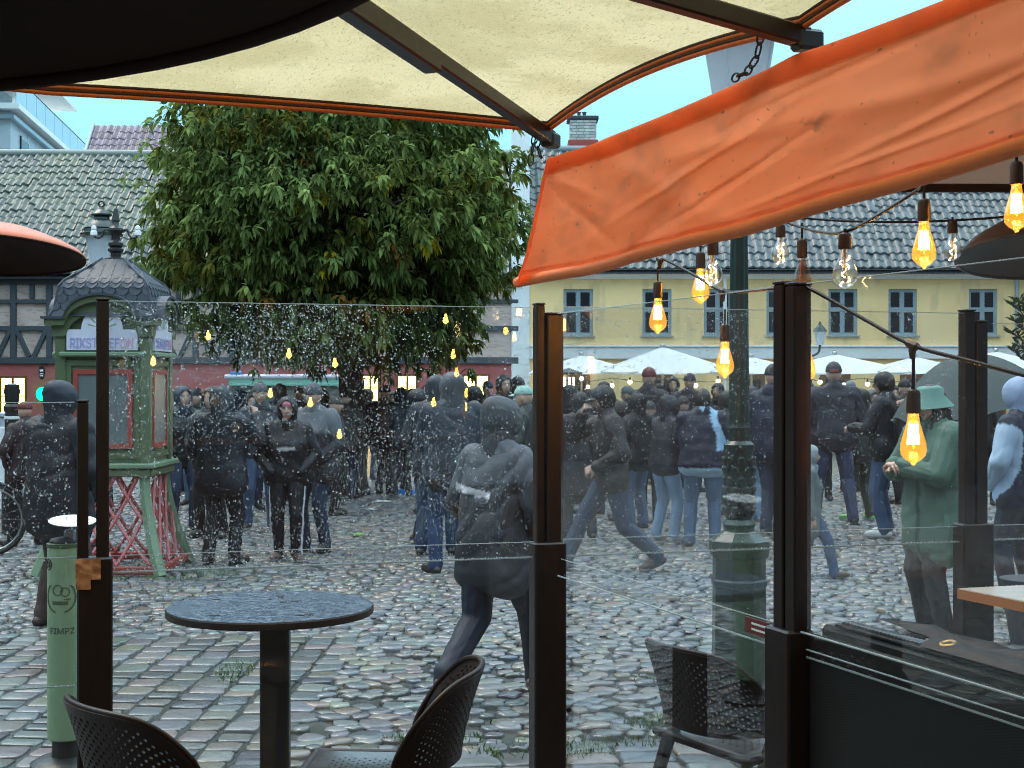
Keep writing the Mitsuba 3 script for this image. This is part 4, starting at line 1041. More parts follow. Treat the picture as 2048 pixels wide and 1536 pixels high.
for i in range(9):
    a, r = DR.uniform(0, 6.28), TBR * math.sqrt(DR.random()) * .8
    s = trimesh.creation.icosphere(2); s.apply_scale([.016 * DR.uniform(.6, 1.6), .009, .0022]); s.apply_translation([TBX + r * math.cos(a), TBY + r * math.sin(a), TBZ + .0025])
    put('wet_speck', s, 'rubber', tb, True)
wt = thing('wooden_table', 'corner of a pale wooden table with orange brown edge beside the right post', 'table')
mat('light_wood', mikit.proc(lambda p, n, uv: mix((.46, .40, .33), (.58, .52, .45), fbm(p.x * 4, p.y * 40))), .22, .6, clearcoat=.5)
mat('edge_wood', (.36, .13, .04), .4, .5)
K = np.array([1.80, 5.66, 0]); u_, v_ = np.array([.96, .28, 0]), np.array([.386, -.922, 0]); TZ = .845
def wq(a, b, z): return K + u_ * a + v_ * b + [0, 0, z]
put('tabletop', hull([wq(a, b, z) for a in (.004, .8) for b in (.004, .9) for z in (TZ - .02, TZ)]), 'light_wood', wt)
put('edge_band', hull([wq(a, b, z) for a in (0, .804) for b in (0, .904) for z in (TZ - .042, TZ - .004)]), 'edge_wood', wt)
put('leg', tube([wq(.4, .45, .02), wq(.4, .45, TZ - .04)], .04, 12), 'black_metal', wt, True)
put('foot_plate', cbox(.4, .4, .014, .004, wq(.4, .45, .01)), 'black_metal', wt)

# ---------------------------------------------------------------- parasols over the terrace
scene['beige_canvas'] = {'type': 'principledthin', 'base_color': mikit.proc(lambda p, n, uv: mix(mix((.60, .475, .27), (.47, .365, .19), smoothstep(.3, .7, fbm(p.x * 5 + fbm(p.x * 40, p.y * 40) * .8, p.y * 5, p.z * 7, 5))), (.24, .20, .10),
    smoothstep(.66, .84, fbm(p.x * 210 + p.y * 60, p.y * 75 - p.x * 20, 3.0, 2)) * .5 + .16 * smoothstep(.45, .75, noise(p.x * 330, p.y * 330)))), 'roughness': .8, 'diff_trans': 1.4, 'spec_trans': 0.0}
scene['orange_canvas'] = {'type': 'principledthin', 'base_color': mikit.proc(lambda p, n, uv: mix(mix((.99, .28, .115), (.96, .23, .085), fbm(p.x * 4, p.y * 4, p.z * 7, 4)), (.30, .13, .07),
    smoothstep(.50, .80, fbm(p.x * 5, p.y * 5 + 3, p.z * 6 + 1, 5)) * .45 + smoothstep(.50, .70, fbm(p.x * 17, p.y * 17, p.z * 23, 4)) * .9 * dr.exp(-(dr.square((p.y - 3.24) / .06) + dr.square((p.z - 2.27) / .07))) + smoothstep(.80, .86, fbm(p.x * 60, p.y * 60, p.z * 60, 2)) * .7)),
    'roughness': .55, 'diff_trans': 1.6, 'spec_trans': 0.0}
scene['orange_hem'] = {'type': 'principledthin', 'base_color': {'type': 'rgb', 'value': [.99, .46, .26]}, 'roughness': .55, 'diff_trans': 1.3, 'spec_trans': 0.0}
mat('orange_trim', (.62, .13, .03), .55, .4); mat('dark_trim', (.05, .022, .012), .6, .3)
PA, PB_ = np.array([.389, -.921, 0]), np.array([-.923, -.385, 0])
def parasol(label, corner, a, b, half, ze, za, mast, rib_mat='brown_metal', canvas='beige_canvas', ar=.036, trim='orange_trim'):
    k = thing('terrace_parasol', label, 'parasol', 'large square parasols over the terrace')
    hb = half if isinstance(half, tuple) else (half, half)
    C0 = corner + a * hb[0] + b * hb[1]
    def surf(u, v, lift=.03):
        m = max(abs(u), abs(v)); e = (v if abs(u) >= abs(v) else u) / (m + 1e-9)
        arch_ = (ar if abs(u) < abs(v) or ar < .01 else ar * .12) * (1 - (2 * abs(e) - 1) ** 2)
        pull = 1 - .02 * (1 - (2 * abs(e) - 1) ** 2) * m
        p = C0 - a * u * hb[0] * pull - b * v * hb[1] * pull
        return np.array([p[0], p[1], ze + (za - ze) * (1 - m) + arch_ * m * m - .03 * math.sin(math.pi * m) * (1 - (2 * abs(e) - 1) ** 2) + lift])
    N = 16
    for side in range(4):
        for hf in (0, 1):
            P = []
            for i in range(N + 1):
                m = i / N; row = []
                for j in range(N + 1):
                    e = (j / N - 1) if hf == 0 else j / N
                    u, v = [(m, e * m), (e * m, m), (-m, e * m), (e * m, -m)][side]
                    row.append(surf(u, v))
                P.append(row)
            put('canopy_panel', grid_mesh(np.array(P)), canvas, k, True)
    for side in range(4):
        es = np.linspace(-1, 1, 49)
        pts = np.array([surf(*[(1, e), (e, 1), (-1, e), (e, -1)][side], .0) for e in es])
        for dz, mt_, r in ((.030, 'dark_trim', .006), (.022, trim, .006), (.012, 'dark_trim', .006), (.003, trim, .0065)):
            put('hem', tube(pts + [0, 0, dz - .004], r, 6), mt_, k, True)
    apex = C0 + [0, 0, za - .02]
    for u, v in ((1, 1), (1, -1), (-1, 1), (-1, -1), (1, 0), (-1, 0), (0, 1), (0, -1)):
        tip = surf(u, v, -.018)
        q = apex
        r_ = put('rib', bar(q, tip + (tip - q) * (.012 if v else -.16), .042, .046, .005), rib_mat, k)
        put('rib_sleeve', bar(q + [0, 0, -.012], q + (tip - q) * (.62 if u and v else .5) + [0, 0, -.012], .056, .064, .006), rib_mat, r_)
        if v: put('rib_end', cbox(.05, .07, .05, .008, tip + (tip - q) * .012 + [0, 0, -.006], math.atan2((tip - q)[1], (tip - q)[0]) + math.pi / 2), 'black_metal', r_)
    put('hub', lathe([(.05, -.10), (.11, -.08), (.11, .05), (.05, .08)], 16, apex), rib_mat, k, 30)
    put('mast', tube([[mast[0], mast[1], 0], [mast[0], mast[1], za + .55]], .05, 12), rib_mat, k, True)
    put('arm', bar([mast[0], mast[1], za + .5], apex + [0, 0, .2], .06, .1, .008), rib_mat, k)
    put('hanger', tube([apex, apex + [0, 0, .25]], .03, 8), rib_mat, k, True)
    return C0
scene['brown_canvas'] = {'type': 'principledthin', 'base_color': {'type': 'rgb', 'value': [.22, .13, .09]}, 'roughness': .8, 'diff_trans': .6}
P1 = np.array([.116, 4.59, 0])
parasol('big beige square parasol overhead with orange hem and dark ribs', P1, PA, PB_, (1.433, 1.55), 2.5, 2.73, (-2.6, .3))
parasol('second parasol with dark underside edge beyond the orange banner', np.array([1.20, 6.0, 0]), np.array([1.0, 0, 0]), np.array([0, -1.0, 0]), 1.35, 2.49, 2.75, (5.2, 3.2), canvas='brown_canvas', ar=.004, trim='dark_trim')
# the orange banner hung along the parasol's edge
bn_ = thing('orange_banner', 'long orange canvas banner with stains hanging on chains under the parasol edge', 'banner')
def banner(t, v, out=0.0):                                           # t along the edge, v from 0 at the bottom to 1 at the top
    zt = np.interp(t, [0, 1.43, 2.15, 3.2], [2.408, 2.44, 2.457, 2.48]); zb_ = np.interp(t, [0, 1.43, 2.15, 3.2], [1.990, 2.054, 2.098, 2.165])
    end = max(0, 1 - t / .30)
    w = np.array([[t * 2.2, v * 1.3, 1.0]])
    fold = .030 * (meshkit.fbm(np.array([[t * 1.6 - v * 1.1, t * .5 + v * 2.2, 4.0]]), 3, 2)[0] - .5) * max(0.0, v * (1 - v) * 4) ** .5
    fold += .010 * math.exp(-((t - .30 - .9 * (1 - v)) / .10) ** 2) - .010 * math.exp(-((t - .62 - .8 * v) / .09) ** 2) + .009 * math.exp(-((v - .62 + .14 * (t - 1.3)) / .07) ** 2) * (t > .5) * min(1, (t - .5) * 2)
    fold += sum(h * max(0.0, 1 - abs(v - c0 - k_ * (t - t0)) / w0) ** 1.3 * math.exp(-((t - t0) / L0) ** 2) for h, c0, k_, t0, w0, L0 in ((.012, .55, .42, .95, .06, .35), (-.010, .35, .50, 1.15, .05, .30), (.010, .70, -.9, .22, .08, .16), (-.012, .45, -1.3, .30, .08, .16), (.011, .38, .30, 2.0, .05, .4), (.008, .22, .12, 1.7, .03, .5), (-.008, .80, .15, 1.6, .04, .5)))
    tt = t - .055 * (1 - v) * end ** 1.2
    inward = .075 * max(0.0, 1 - v) ** 1.3 * (end ** .8) + .02 * (1 - v)
    p = P1 + PA * tt + PB_ * (inward - fold + .0 - out)
    sag = -.012 * abs(math.sin(math.pi * t / 1.43)) * v
    return np.array([p[0], p[1], zb_ + (zt - zb_) * v + sag + .002 * math.sin(9 * t) * (1 - v)])
tv = np.linspace(0, 3.1, 220)
put('cloth', grid_mesh(np.array([[banner(t, v) for v in np.linspace(0, 1, 60)] for t in tv])), 'orange_canvas', bn_, True)
put('top_hem', grid_mesh(np.array([[banner(t, v, .006 + .010 * math.sin(math.pi * (v - .865) / .14)) for v in np.linspace(.865, 1.005, 7)] for t in tv])), 'orange_hem', bn_, True)
put('bottom_hem', tube(np.array([banner(t, .035, .004) for t in tv]), .0175, 10), 'orange_cloth', bn_, True)
put('hem_seam', tube(np.array([banner(t, .115, .0045 + .004 * meshkit.noise(np.array([[t * 25., 0, 0]]))[0]) for t in np.linspace(0, 3.1, 260)]), .003, 5), 'orange_trim', bn_, True)
put('end_flap', grid_mesh(np.array([[banner(.0 + .004 * math.sin(s), v) + PA * (-.002) + PB_ * s * .03 + PA * s * .10 for v in np.linspace(0, 1, 12)] for s in np.linspace(0, 1, 6)])), 'orange_canvas', bn_, True)
def chain(label, pts, step=.034):
    k = thing('chain', label, 'chain', 'dark chains of the orange banner')
    c = curve(pts, 20); seg = np.r_[0, np.cumsum(np.linalg.norm(np.diff(c, axis=0), axis=1))]
    for i, s_ in enumerate(np.arange(step / 2, seg[-1], step)):
        q = np.array([np.interp(s_, seg, c[:, j]) for j in range(3)]); q2 = np.array([np.interp(s_ + .004, seg, c[:, j]) for j in range(3)])
        a, b, d = frame(q2 - q + [0, 0, 1e-6], (1, .3, .2))
        w = a if i % 2 else b
        ring_ = [q + d * (.021 * math.cos(t) * 1.0) + w * (.0095 * math.sin(t)) for t in np.linspace(0, 2 * math.pi, 14, endpoint=False)]
        put('link', tube(ring_, .0026, 5, True), 'black_metal', k, True)
Pt1 = at(1078, 268, 4.57)
chain('short loose dark chain dangling beside the orange banner corner', [Pt1 + [-.01, 0, 0], Pt1 + [-.022, 0, -.05], at(1059, 338, 4.57)])
chain('short dark chain tying the banner corner to the parasol rib end', [Pt1 + [.0, 0, -.01], at(1075, 290, 4.58), at(1084, 322, 4.585)])
chain('longer dark chain from the second rib to the banner top hem', [at(1524, 58, 3.30), at(1515, 105, 3.33), at(1497, 140, 3.38), at(1462, 160, 3.47)])
put('shackle', tube([Pt1 + [.012 * math.cos(a), 0, .012 * math.sin(a) - .005] for a in np.linspace(0, 2 * math.pi, 12, endpoint=False)], .003, 5, True), 'steel', 'chain')

# ---------------------------------------------------------------- patio heaters with wide dishes
mat('copper_paint', mikit.proc(lambda p, n, uv: mix((.66, .14, .035), (.52, .11, .03), fbm(p.x * 12, p.y * 12, p.z * 12))), .35, .5)
scene['orange_cloth'] = {'type': 'twosided', 'bsdf': {'type': 'principled', 'base_color': {'type': 'rgb', 'value': [.95, .26, .10]}, 'roughness': .6, 'specular': .3}}
mat('dish_dark', mikit.proc(lambda p, n, uv: mix((.012, .0045, .002), (.03, .011, .005), fbm(p.x * 9, p.y * 9, p.z * 9))), .7, .12)
def heater(label, p, R, tilt=0.0, rz=0.0, mt='copper_paint', under='dish_dark', dome_=.30):
    k = thing('patio_heater', label, 'patio heater', 'dish topped patio heaters on the terrace')
    M = trimesh.transformations.translation_matrix(p) @ trimesh.transformations.rotation_matrix(rz, [0, 0, 1]) @ trimesh.transformations.rotation_matrix(tilt, [1, 0, 0])
    o = lathe([(R, 0), (R + .004, .006), (R - .01, .016 + .02 * R), (R * .85, dome_ * R * .42), (R * .6, dome_ * R * .76), (R * .3, dome_ * R * .95), (.0, dome_ * R)], 72)
    i = lathe([(R - .001, -.001), (R * .84, dome_ * R * .36), (R * .6, dome_ * R * .70), (R * .3, dome_ * R * .88), (.0, dome_ * R * .93)], 72)
    i.faces = i.faces[:, ::-1]; o.apply_transform(M); i.apply_transform(M)
    o.update_faces(np.arange(len(o.faces)) < len(o.faces) - 144); i.update_faces(np.arange(len(i.faces)) < len(i.faces) - 144)
    d = put('reflector', o, mt, k, True); put('underside', i, under, d, True)
    r = tube([[R * math.cos(a), R * math.sin(a), 0] for a in np.linspace(0, 2 * math.pi, 72, endpoint=False)], .006, 6, True); r.apply_transform(M); put('rim', r, under, d, True)
    put('pole', tube([[p[0], p[1], .05], [p[0], p[1], p[2] + dome_ * R * .8]], .022, 10), 'black_metal', k, True)
    put('foot', lathe([(.23, 0), (.23, .02), (.19, .08), (.04, .11), (.03, .14)], 24, (p[0], p[1], 0)), 'black_metal', k, 30)
heater('near dark patio heater dish overhead, filling the space above the left pane', (-.54, .46, 1.878), .54, 0, 0, 'dish_dark', 'dish_dark', .2)
heater('orange topped patio heater dish beside the kiosk roof', at(-42, 511, 5.4), .392, -.12)
mat('dish_brown', (.10, .045, .025), .35, .5); mat('dish_grey', (.060, .050, .045), .35, .5)
heater('brown patio heater dish beside the clear bulbs, under the second parasol', at(2122, 508, 5.0), .36, -.17, 0, 'dish_brown', 'dish_grey', .42)

# ---------------------------------------------------------------- string lights
scene['clear_bulb'] = {'type': 'dielectric', 'int_ior': 1.5}
scene['amber_bulb'] = {'type': 'thindielectric', 'int_ior': 1.5, 'specular_transmittance': {'type': 'rgb', 'value': [1.0, .72, .32]}}
scene['grey_bulb'] = {'type': 'thindielectric', 'int_ior': 1.5, 'specular_transmittance': {'type': 'rgb', 'value': [.80, .60, .52]}}
mat('filament', (.8, .5, .2), .4, .4); mat('filament_off', (.45, .36, .26), .35, .5)
mat('socket_brown', (.045, .022, .012), .42, .5); mat('cable_black', (.012, .010, .009), .5, .4)
ST = [(.013, 0), (.014, .012), (.0165, .025), (.024, .050), (.030, .072), (.032, .088), (.029, .102), (.019, .113), (.008, .119), (.004, .126), (.0, .127)]
A19 = [(.012, 0), (.013, .015), (.018, .028), (.027, .045), (.030, .060), (.028, .074), (.019, .086), (.008, .092), (.0, .0935)]
ANCH = []
def bulb(label, px, top, Y, kind='st', on=True, sock=.062, lead=.05, scale=1.0):
    k = thing('string_bulb', label, 'light bulb', 'bulbs of the terrace string lights')
    p = at(px, top, Y)                                                # top of the socket
    put('socket', lathe([(.006, 0), (.014, -.004), (.0165, -.012), (.0175, -sock + .003), (.0165, -sock)][::-1], 20, p), 'socket_brown', k, 35)
    put('lead', tube([p, p + [0, 0, lead]], .004, 6), 'cable_black', k, True)
    ANCH.append(p + [0, 0, lead])
    prof = np.array(ST if kind == 'st' else A19) * scale
    g = lathe(np.column_stack([prof[:, 0], -prof[:, 1]])[::-1], 28, p - [0, 0, sock])
    gl = 'amber_bulb' if on else ('clear_bulb' if kind != 'st' else 'grey_bulb')
    if on: put('glass', g, gl, k, True, emitter=lamp((1.0, .40, .03), .11))
    else:
        gi = lathe(np.column_stack([np.maximum(prof[:, 0] - .0013, 0), -prof[:, 1] * .985 - .0006])[::-1], 28, p - [0, 0, sock]); gi.faces = gi.faces[:, ::-1]
        put('glass', join([g, gi]) if gl == 'clear_bulb' else g, gl, k, True)
    q = p - [0, 0, sock]
    if kind == 'st':
        n = 8
        for i in range(n):
            a = i * 2 * math.pi / n
            r0, r1 = .010 * scale, .013 * scale
            pts = [q + [r0 * math.cos(a), r0 * math.sin(a), -.026 * scale], q + [r1 * math.cos(a + .3), r1 * math.sin(a + .3), -.075 * scale]]
            if on: put('filament', tube(pts, .0028, 5), 'filament', k, True, emitter=lamp((1.0, .62, .16), 12))
            else: put('filament', tube(pts, .0007, 4), 'filament_off', k, True)
        put('stem', lathe([(.004, -.005), (.005, -.03), (.002, -.085), (.0, -.086)][::-1], 8, q), gl if not on else 'filament', k, True)
    else:
        for i in range(7):
            a = i * 2.4; zz = -.018 - .0105 * i
            pts = curve([q + [.009 * math.cos(a), .009 * math.sin(a), zz], q + [.013 * math.cos(a + .6), .013 * math.sin(a + .6), zz - .008], q + [.009 * math.cos(a + 1.2), .009 * math.sin(a + 1.2), zz - .012]], 4)
            put('filament', tube(pts, .0016, 4), 'filament', k, True, emitter=lamp((1.0, .62, .22), 1.6))
        put('stem', lathe([(.003, -.0), (.004, -.03), (.0, -.07)][::-1], 8, q), 'filament_off', k, True)
bulb('lit amber bulb hanging lowest left, just under the orange banner', 1316, 562, 5.0)
bulb('lit amber bulb close under the banner beside a clear round bulb', 1401, 503, 5.0)
bulb('clear round bulb touching the banner hem left of the iron lamp', 1426, 478, 4.3, 'a', False, .05, .02)
bulb('small clear round bulb under the banner right of the lamp shaft', 1561, 448, 4.8, 'a', False, .045, .02)
bulb('unlit smoky teardrop bulb standing over the near post top', 1604, 477, 4.55, 'st', False)
bulb('large clear round bulb with glowing filament over the windows', 1690, 465, 3.55, 'a', False, .042, .01, 1.08)
bulb('lit amber bulb before the slate roof under the banner', 1848, 397, 3.75)
bulb('small clear round bulb right of the lit one, beside the brown dish', 1905, 440, 4.75, 'a', False, .045, .01)
bulb('lit amber bulb cut by the picture edge, highest of all', 2033, 322, 3.7, 'st', True)
bulb('lit amber bulb hanging low in front of the iron lamp shaft', 1450, 648, 4.9)
bulb('lit amber bulb half hidden by the near brown post', 1612, 652, 4.6)
bulb('lit amber bulb hanging lowest, beside the green bucket hat', 1827, 778, 3.42, 'st', True, .060, .10)
def cable(label, pts, conn=(), r=.0046):
    k = thing('light_cable', label, 'cable', 'black cables of the string lights')
    put('cord', tube(curve(pts, 12), r, 7), 'cable_black', k, True)
    for q, d in conn:
        m = cbox(.046, .018, .02, .006); 
        a, b, dd = frame(d, (0, 0, 1)); m.apply_transform(R4(np.stack([dd, a, b], 1))); m.apply_translation(q)
        c = put('connector', m, 'socket_brown', k)
        put('drop_sleeve', tube([q, q - [0, 0, .034]], [.011, .007], 8), 'socket_brown', c, True)
c1 = [at(1285, 505, 5.1), at(1325, 517, 4.95), at(1385, 548, 4.7), at(1445, 582, 4.45), at(1500, 582, 4.2), at(1556, 575, 3.95), at(1590, 570, 3.84), at(1625, 580, 3.78), at(1730, 639, 3.6), at(1825, 690, 3.42), at(1940, 722, 3.25), at(2070, 756, 3.1)]
cable('thick cable draped over the near post top, sloping down past the lowest bulb', c1, [(at(1320, 519, 4.96), c1[2] - c1[1]), (c1[3], c1[4] - c1[2]), (c1[9], c1[10] - c1[8])], .0052)
cable('thin cable rising from the large clear bulb to the banner', [at(1540, 432, 4.8), at(1604, 455, 4.55), at(1655, 466, 3.9), at(1690, 463, 3.56), at(1740, 440, 3.6), at(1835, 380, 3.75), at(1900, 330, 3.7), at(2060, 300, 3.7)])
cable('thin nearly level cable across the slate roof to the brown dish', [at(1500, 420, 4.9), at(1640, 439, 4.8), at(1780, 444, 4.75), at(1905, 441, 4.75), at(2060, 430, 4.7)], r=.004)
cable('thin cable behind the glass holding the low hanging bulbs', [at(1330, 560, 5.1), at(1400, 478, 5.0), at(1450, 612, 4.9), at(1530, 622, 4.75), at(1612, 620, 4.6), at(1700, 560, 4.4)], r=.003) if False else None
# olive sprig at the right edge
ol = thing('olive_plant', 'olive plant with thin twigs at the far right before the yellow house', 'plant')
OX = at(2060, 700, 9.0)
put('pot', lathe([(.12, 0), (.18, .4), (.19, .42), (.0, .42)], 20, (OX[0], OX[1], 0)), 'dark_stone', ol, 30)
put('stem', tube(curve([[OX[0], OX[1], .4], [OX[0] + .03, OX[1], 1.2], [OX[0], OX[1], 2.1]], 8), np.linspace(.018, .006, 17), 6), 'bark', ol, True)
go = np.random.default_rng(9); V, Fs, C = [], [], []
for tip in (at(2025, 612, 9.0), at(2038, 600, 9.05), at(2030, 640, 9.0), at(2040, 690, 9.0), at(2022, 700, 9.0), at(2075, 640, 9.0), at(2090, 700, 9.1), at(2020, 665, 9.05)):
    s0 = np.array([OX[0], OX[1], tip[2] - .12]); c = curve([s0, (s0 + tip) / 2 + [0, 0, .02], tip], 6)
    put('twig', tube(c, .004, 5), 'bark', ol, True)
    for q in c[3:]:
        for s_ in (-1, 1):
            d = np.array([go.normal() * .5 + s_ * .7, go.normal() * .5, .3 + go.random() * .8]); d /= np.linalg.norm(d); side = np.cross(d, [0, 1, .2]); side /= np.linalg.norm(side)
            b = len(V); L = go.uniform(.05, .085)
            V += [q, q + d * L * .5 + side * .008, q + d * L, q + d * L * .5 - side * .008]; Fs += [[b, b + 1, b + 2], [b, b + 2, b + 3]]; C += [np.clip(np.array([.05, .06, .03]) * (1 + .2 * go.normal()), .01, .5)] * 4
stuff(put('foliage', tm(V, Fs), 'leaf', ol, color=np.array(C)))
# the cafe behind the viewer
cf = thing('cafe_building', 'dark brick cafe front behind the terrace', 'building')
mat('cafe_wall', mikit.proc(lambda p, n, uv: mix((.05, .025, .016), (.10, .05, .03), fbm(p.x * 3, p.z * 9))), .7, .3)
put('wall', cbox(30, .4, 9, .02, (0, -2.6, 4.5)), 'cafe_wall', cf)
for x in (-4.2, -1.4, 1.4, 4.2):
    w = put('window', cbox(1.6, .06, 1.6, .01, (x, -2.38, 1.9)), 'wood_door', cf)
    put('pane', tm([[x - .7, -2.33, 1.2], [x + .7, -2.33, 1.2], [x + .7, -2.33, 2.6], [x - .7, -2.33, 2.6]], [[0, 2, 1], [0, 3, 2]]), 'dark_glass', w)

# the rest of the bulb string, over the terrace behind the viewer (seen as yellow dots in the panes)
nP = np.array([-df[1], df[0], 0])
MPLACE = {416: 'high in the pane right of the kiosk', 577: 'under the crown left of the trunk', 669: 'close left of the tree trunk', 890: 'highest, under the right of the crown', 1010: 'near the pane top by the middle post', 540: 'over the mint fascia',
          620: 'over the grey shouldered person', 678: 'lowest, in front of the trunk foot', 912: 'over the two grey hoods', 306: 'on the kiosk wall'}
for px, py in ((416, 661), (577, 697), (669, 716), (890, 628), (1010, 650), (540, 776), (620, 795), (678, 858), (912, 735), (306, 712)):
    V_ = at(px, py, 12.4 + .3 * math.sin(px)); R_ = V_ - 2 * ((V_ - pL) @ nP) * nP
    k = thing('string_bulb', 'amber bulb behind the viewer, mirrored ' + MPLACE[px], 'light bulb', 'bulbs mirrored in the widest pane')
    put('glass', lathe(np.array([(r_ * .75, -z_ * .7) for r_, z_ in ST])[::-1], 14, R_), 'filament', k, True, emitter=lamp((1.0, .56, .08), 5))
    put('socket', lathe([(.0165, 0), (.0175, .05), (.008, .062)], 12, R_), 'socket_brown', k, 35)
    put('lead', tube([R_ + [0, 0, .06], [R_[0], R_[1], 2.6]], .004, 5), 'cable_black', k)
# ---------------------------------------------------------------- people
ICO = {k: trimesh.creation.icosphere(k) for k in (1, 2, 3, 4)}
SPS = {1: np.array(ICO[1].vertices), 0: np.array(trimesh.creation.icosphere(0).vertices) * 1.06}
SP = SPS[1]
def ball_hull(*balls):
    return m3.Manifold.hull_points(np.vstack([SP * r + np.asarray(p) for p, r in balls]))
def merge(ms): return m3.Manifold.batch_boolean([m for m in ms], m3.OpType.Add)
def to_tm(m):
    g = m.to_mesh(); return tm(g.vert_properties[:, :3], g.tri_verts)
def soft(m, edge, it=8, lump=0.0, seed=0.0, freq=7.0):
    t = to_tm(m.refine_to_length(edge))
    t.merge_vertices()
    if it: trimesh.smoothing.filter_taubin(t, lamb=.55, nu=.53, iterations=it)
    if lump:
        v = np.array(t.vertices); n = np.array(t.vertex_normals)
        w = v * np.array([freq, freq, freq * .7]) + seed
        bend = v[:, 2] * 2.2 * freq + 2.2 * freq * v[:, 0] * math.cos(seed) + 7 * meshkit.fbm(w * .8, 2, 3)
        t = tm(v + n * (lump * (.55 * np.abs(np.sin(bend)) ** .7 * meshkit.noise(w * .6, 9) + .8 * (meshkit.fbm(w, 2, 3) - .5)))[:, None], t.faces)
    return t
def manifold_of(t):
    return m3.Manifold(m3.Mesh(np.ascontiguousarray(t.vertices, np.float32), np.ascontiguousarray(t.faces, np.uint32)))
def unit(v): v = np.asarray(v, float); return v / (np.linalg.norm(v) + 1e-9)
def ik(a, c, l1, l2, pole):
    d = c - a; L = min(np.linalg.norm(d), (l1 + l2) * .995); u = unit(d); c = a + u * L
    x = (l1 * l1 - l2 * l2 + L * L) / (2 * L); h = math.sqrt(max(l1 * l1 - x * x, 0))
    p = np.asarray(pole, float); p = unit(p - u * (p @ u))
    return a + u * x + p * h, c
def head_mesh(detail):
    v = np.array(ICO[detail].vertices); x, y, z = v.T
    s = np.array([.074, .094, .116])
    p = v * s
    X, Y, Z = p.T
    jaw = np.clip(-Z / .116, 0, 1)
    p[:, 0] *= 1 - .34 * jaw ** 1.6
    p[:, 1] = np.where(Y > 0, Y * (1 - .06 * jaw), Y * (1 - .40 * jaw ** 1.4)) + .010 * jaw
    X, Y, Z = p.T
    fr = np.clip(y, 0, 1)
    g = lambda cx, cz, wx, wz: np.exp(-(((X - cx) / wx) ** 2 + ((Z - cz) / wz) ** 2)) * (fr > .25)
    p[:, 1] += .026 * g(0, -.022, .013, .020) + .014 * g(0, .0, .010, .022) - .011 * (g(.03, .006, .017, .012) + g(-.03, .006, .017, .012)) + .006 * (g(.028, .030, .022, .009) + g(-.028, .030, .022, .009))
    p[:, 1] += .007 * g(0, -.060, .022, .006) + .006 * g(0, -.072, .018, .006) + .008 * g(0, -.100, .020, .014) - .004 * g(0, -.066, .024, .003)
    ear = np.exp(-(((Y + .008) / .018) ** 2 + ((Z + .005) / .030) ** 2)) * (np.abs(x) > .8)
    p[:, 0] += np.sign(x) * .014 * ear
    return tm(p, ICO[detail].faces)
HEADS = {d: head_mesh(d) for d in (3, 4)}
def skin_colors(P, tone, beard):                                      # P in head coordinates, centre at the head's middle
    X, Y, Z = P.T
    c = np.tile(tone, (len(P), 1)).astype(float)
    def paint(m, col): c[m] = c[m] * .25 + np.array(col) * .75
    f = (Y > .03) & (np.abs(Z) < .13) & (np.abs(X) < .09)
    if beard: paint(f & (Z < -.045) & ~((np.abs(X) < .022) & (np.abs(Z + .066) < .010)), (.03, .02, .015))
    paint(f & (np.abs(X) < .024) & (np.abs(Z + .066) < .009), (.42, .14, .12))
    paint(f & (np.abs(np.abs(X) - .029) < .017) & (np.abs(Z - .027) < .006), (.03, .02, .015))
    paint(f & (np.abs(np.abs(X) - .030) < .013) & (np.abs(Z - .006) < .006), (.05, .035, .03))
    return c
def hand(w, d, n, side, curl=.5, r=.0092):
    d, n = unit(d), unit(n); n = unit(n - d * (n @ d)); t = np.cross(d, n) * side
    ms = [ball_hull((w, .026), (w + d * .03 + t * .022, .019), (w + d * .03 - t * .022, .019), (w + d * .088 + t * .030, .013), (w + d * .084 - t * .031, .0125))]
    for o, L, cu in ((.031, .070, .9), (.010, .080, 1.0), (-.011, .074, 1.05), (-.030, .058, 1.15)):
        a = w + d * .086 + t * o; c = curl * cu
        d1 = d * math.cos(c) + n * math.sin(c) + t * o * 1.5; d2 = d * math.cos(2.1 * c) + n * math.sin(2.1 * c); d3 = d * math.cos(2.9 * c) + n * math.sin(2.9 * c)
        p1 = a + unit(d1) * L * .45; p2 = p1 + unit(d2) * L * .32; p3 = p2 + unit(d3) * L * .23
        ms += [ball_hull((a, r * 1.1), (p1, r)), ball_hull((p1, r), (p2, r * .92)), ball_hull((p2, r * .92), (p3, r * .8))]
    a = w + d * .025 + t * .028
    b = a + unit(d * .55 + t * .75 + n * .35) * .036; e = b + unit(d * .8 + t * .25 + n * .5) * .030
    ms += [ball_hull((a, .015), (b, .0115)), ball_hull((b, .0115), (e, .0095))]
    return ms
ARMS = {'down': ((.27, .03, .80), (.3, -.9, 0)), 'pocket': ((.165, .15, .97), (.9, -.6, -.1)), 'chest': ((.05, .27, 1.22), (.8, 0, -.8)), 'face': ((.05, .22, 1.50), (.7, .2, -.8)),
        'phone': ((.10, .34, 1.16), (.6, -.2, -.9)), 'point': ((.20, .52, 1.47), (.5, 0, -.8)), 'swing_f': ((.23, .24, .90), (.4, -.9, 0)), 'swing_b': ((.26, -.24, .86), (.4, -.9, 0)), 'cross': ((-.12, .22, 1.16), (.8, -.2, -.6)),
        'hold': ((.16, .30, 1.40), (.6, -.3, -.8)), 'ear': ((.11, .06, 1.60), (.9, .3, -.3))}
COUNT = [0]
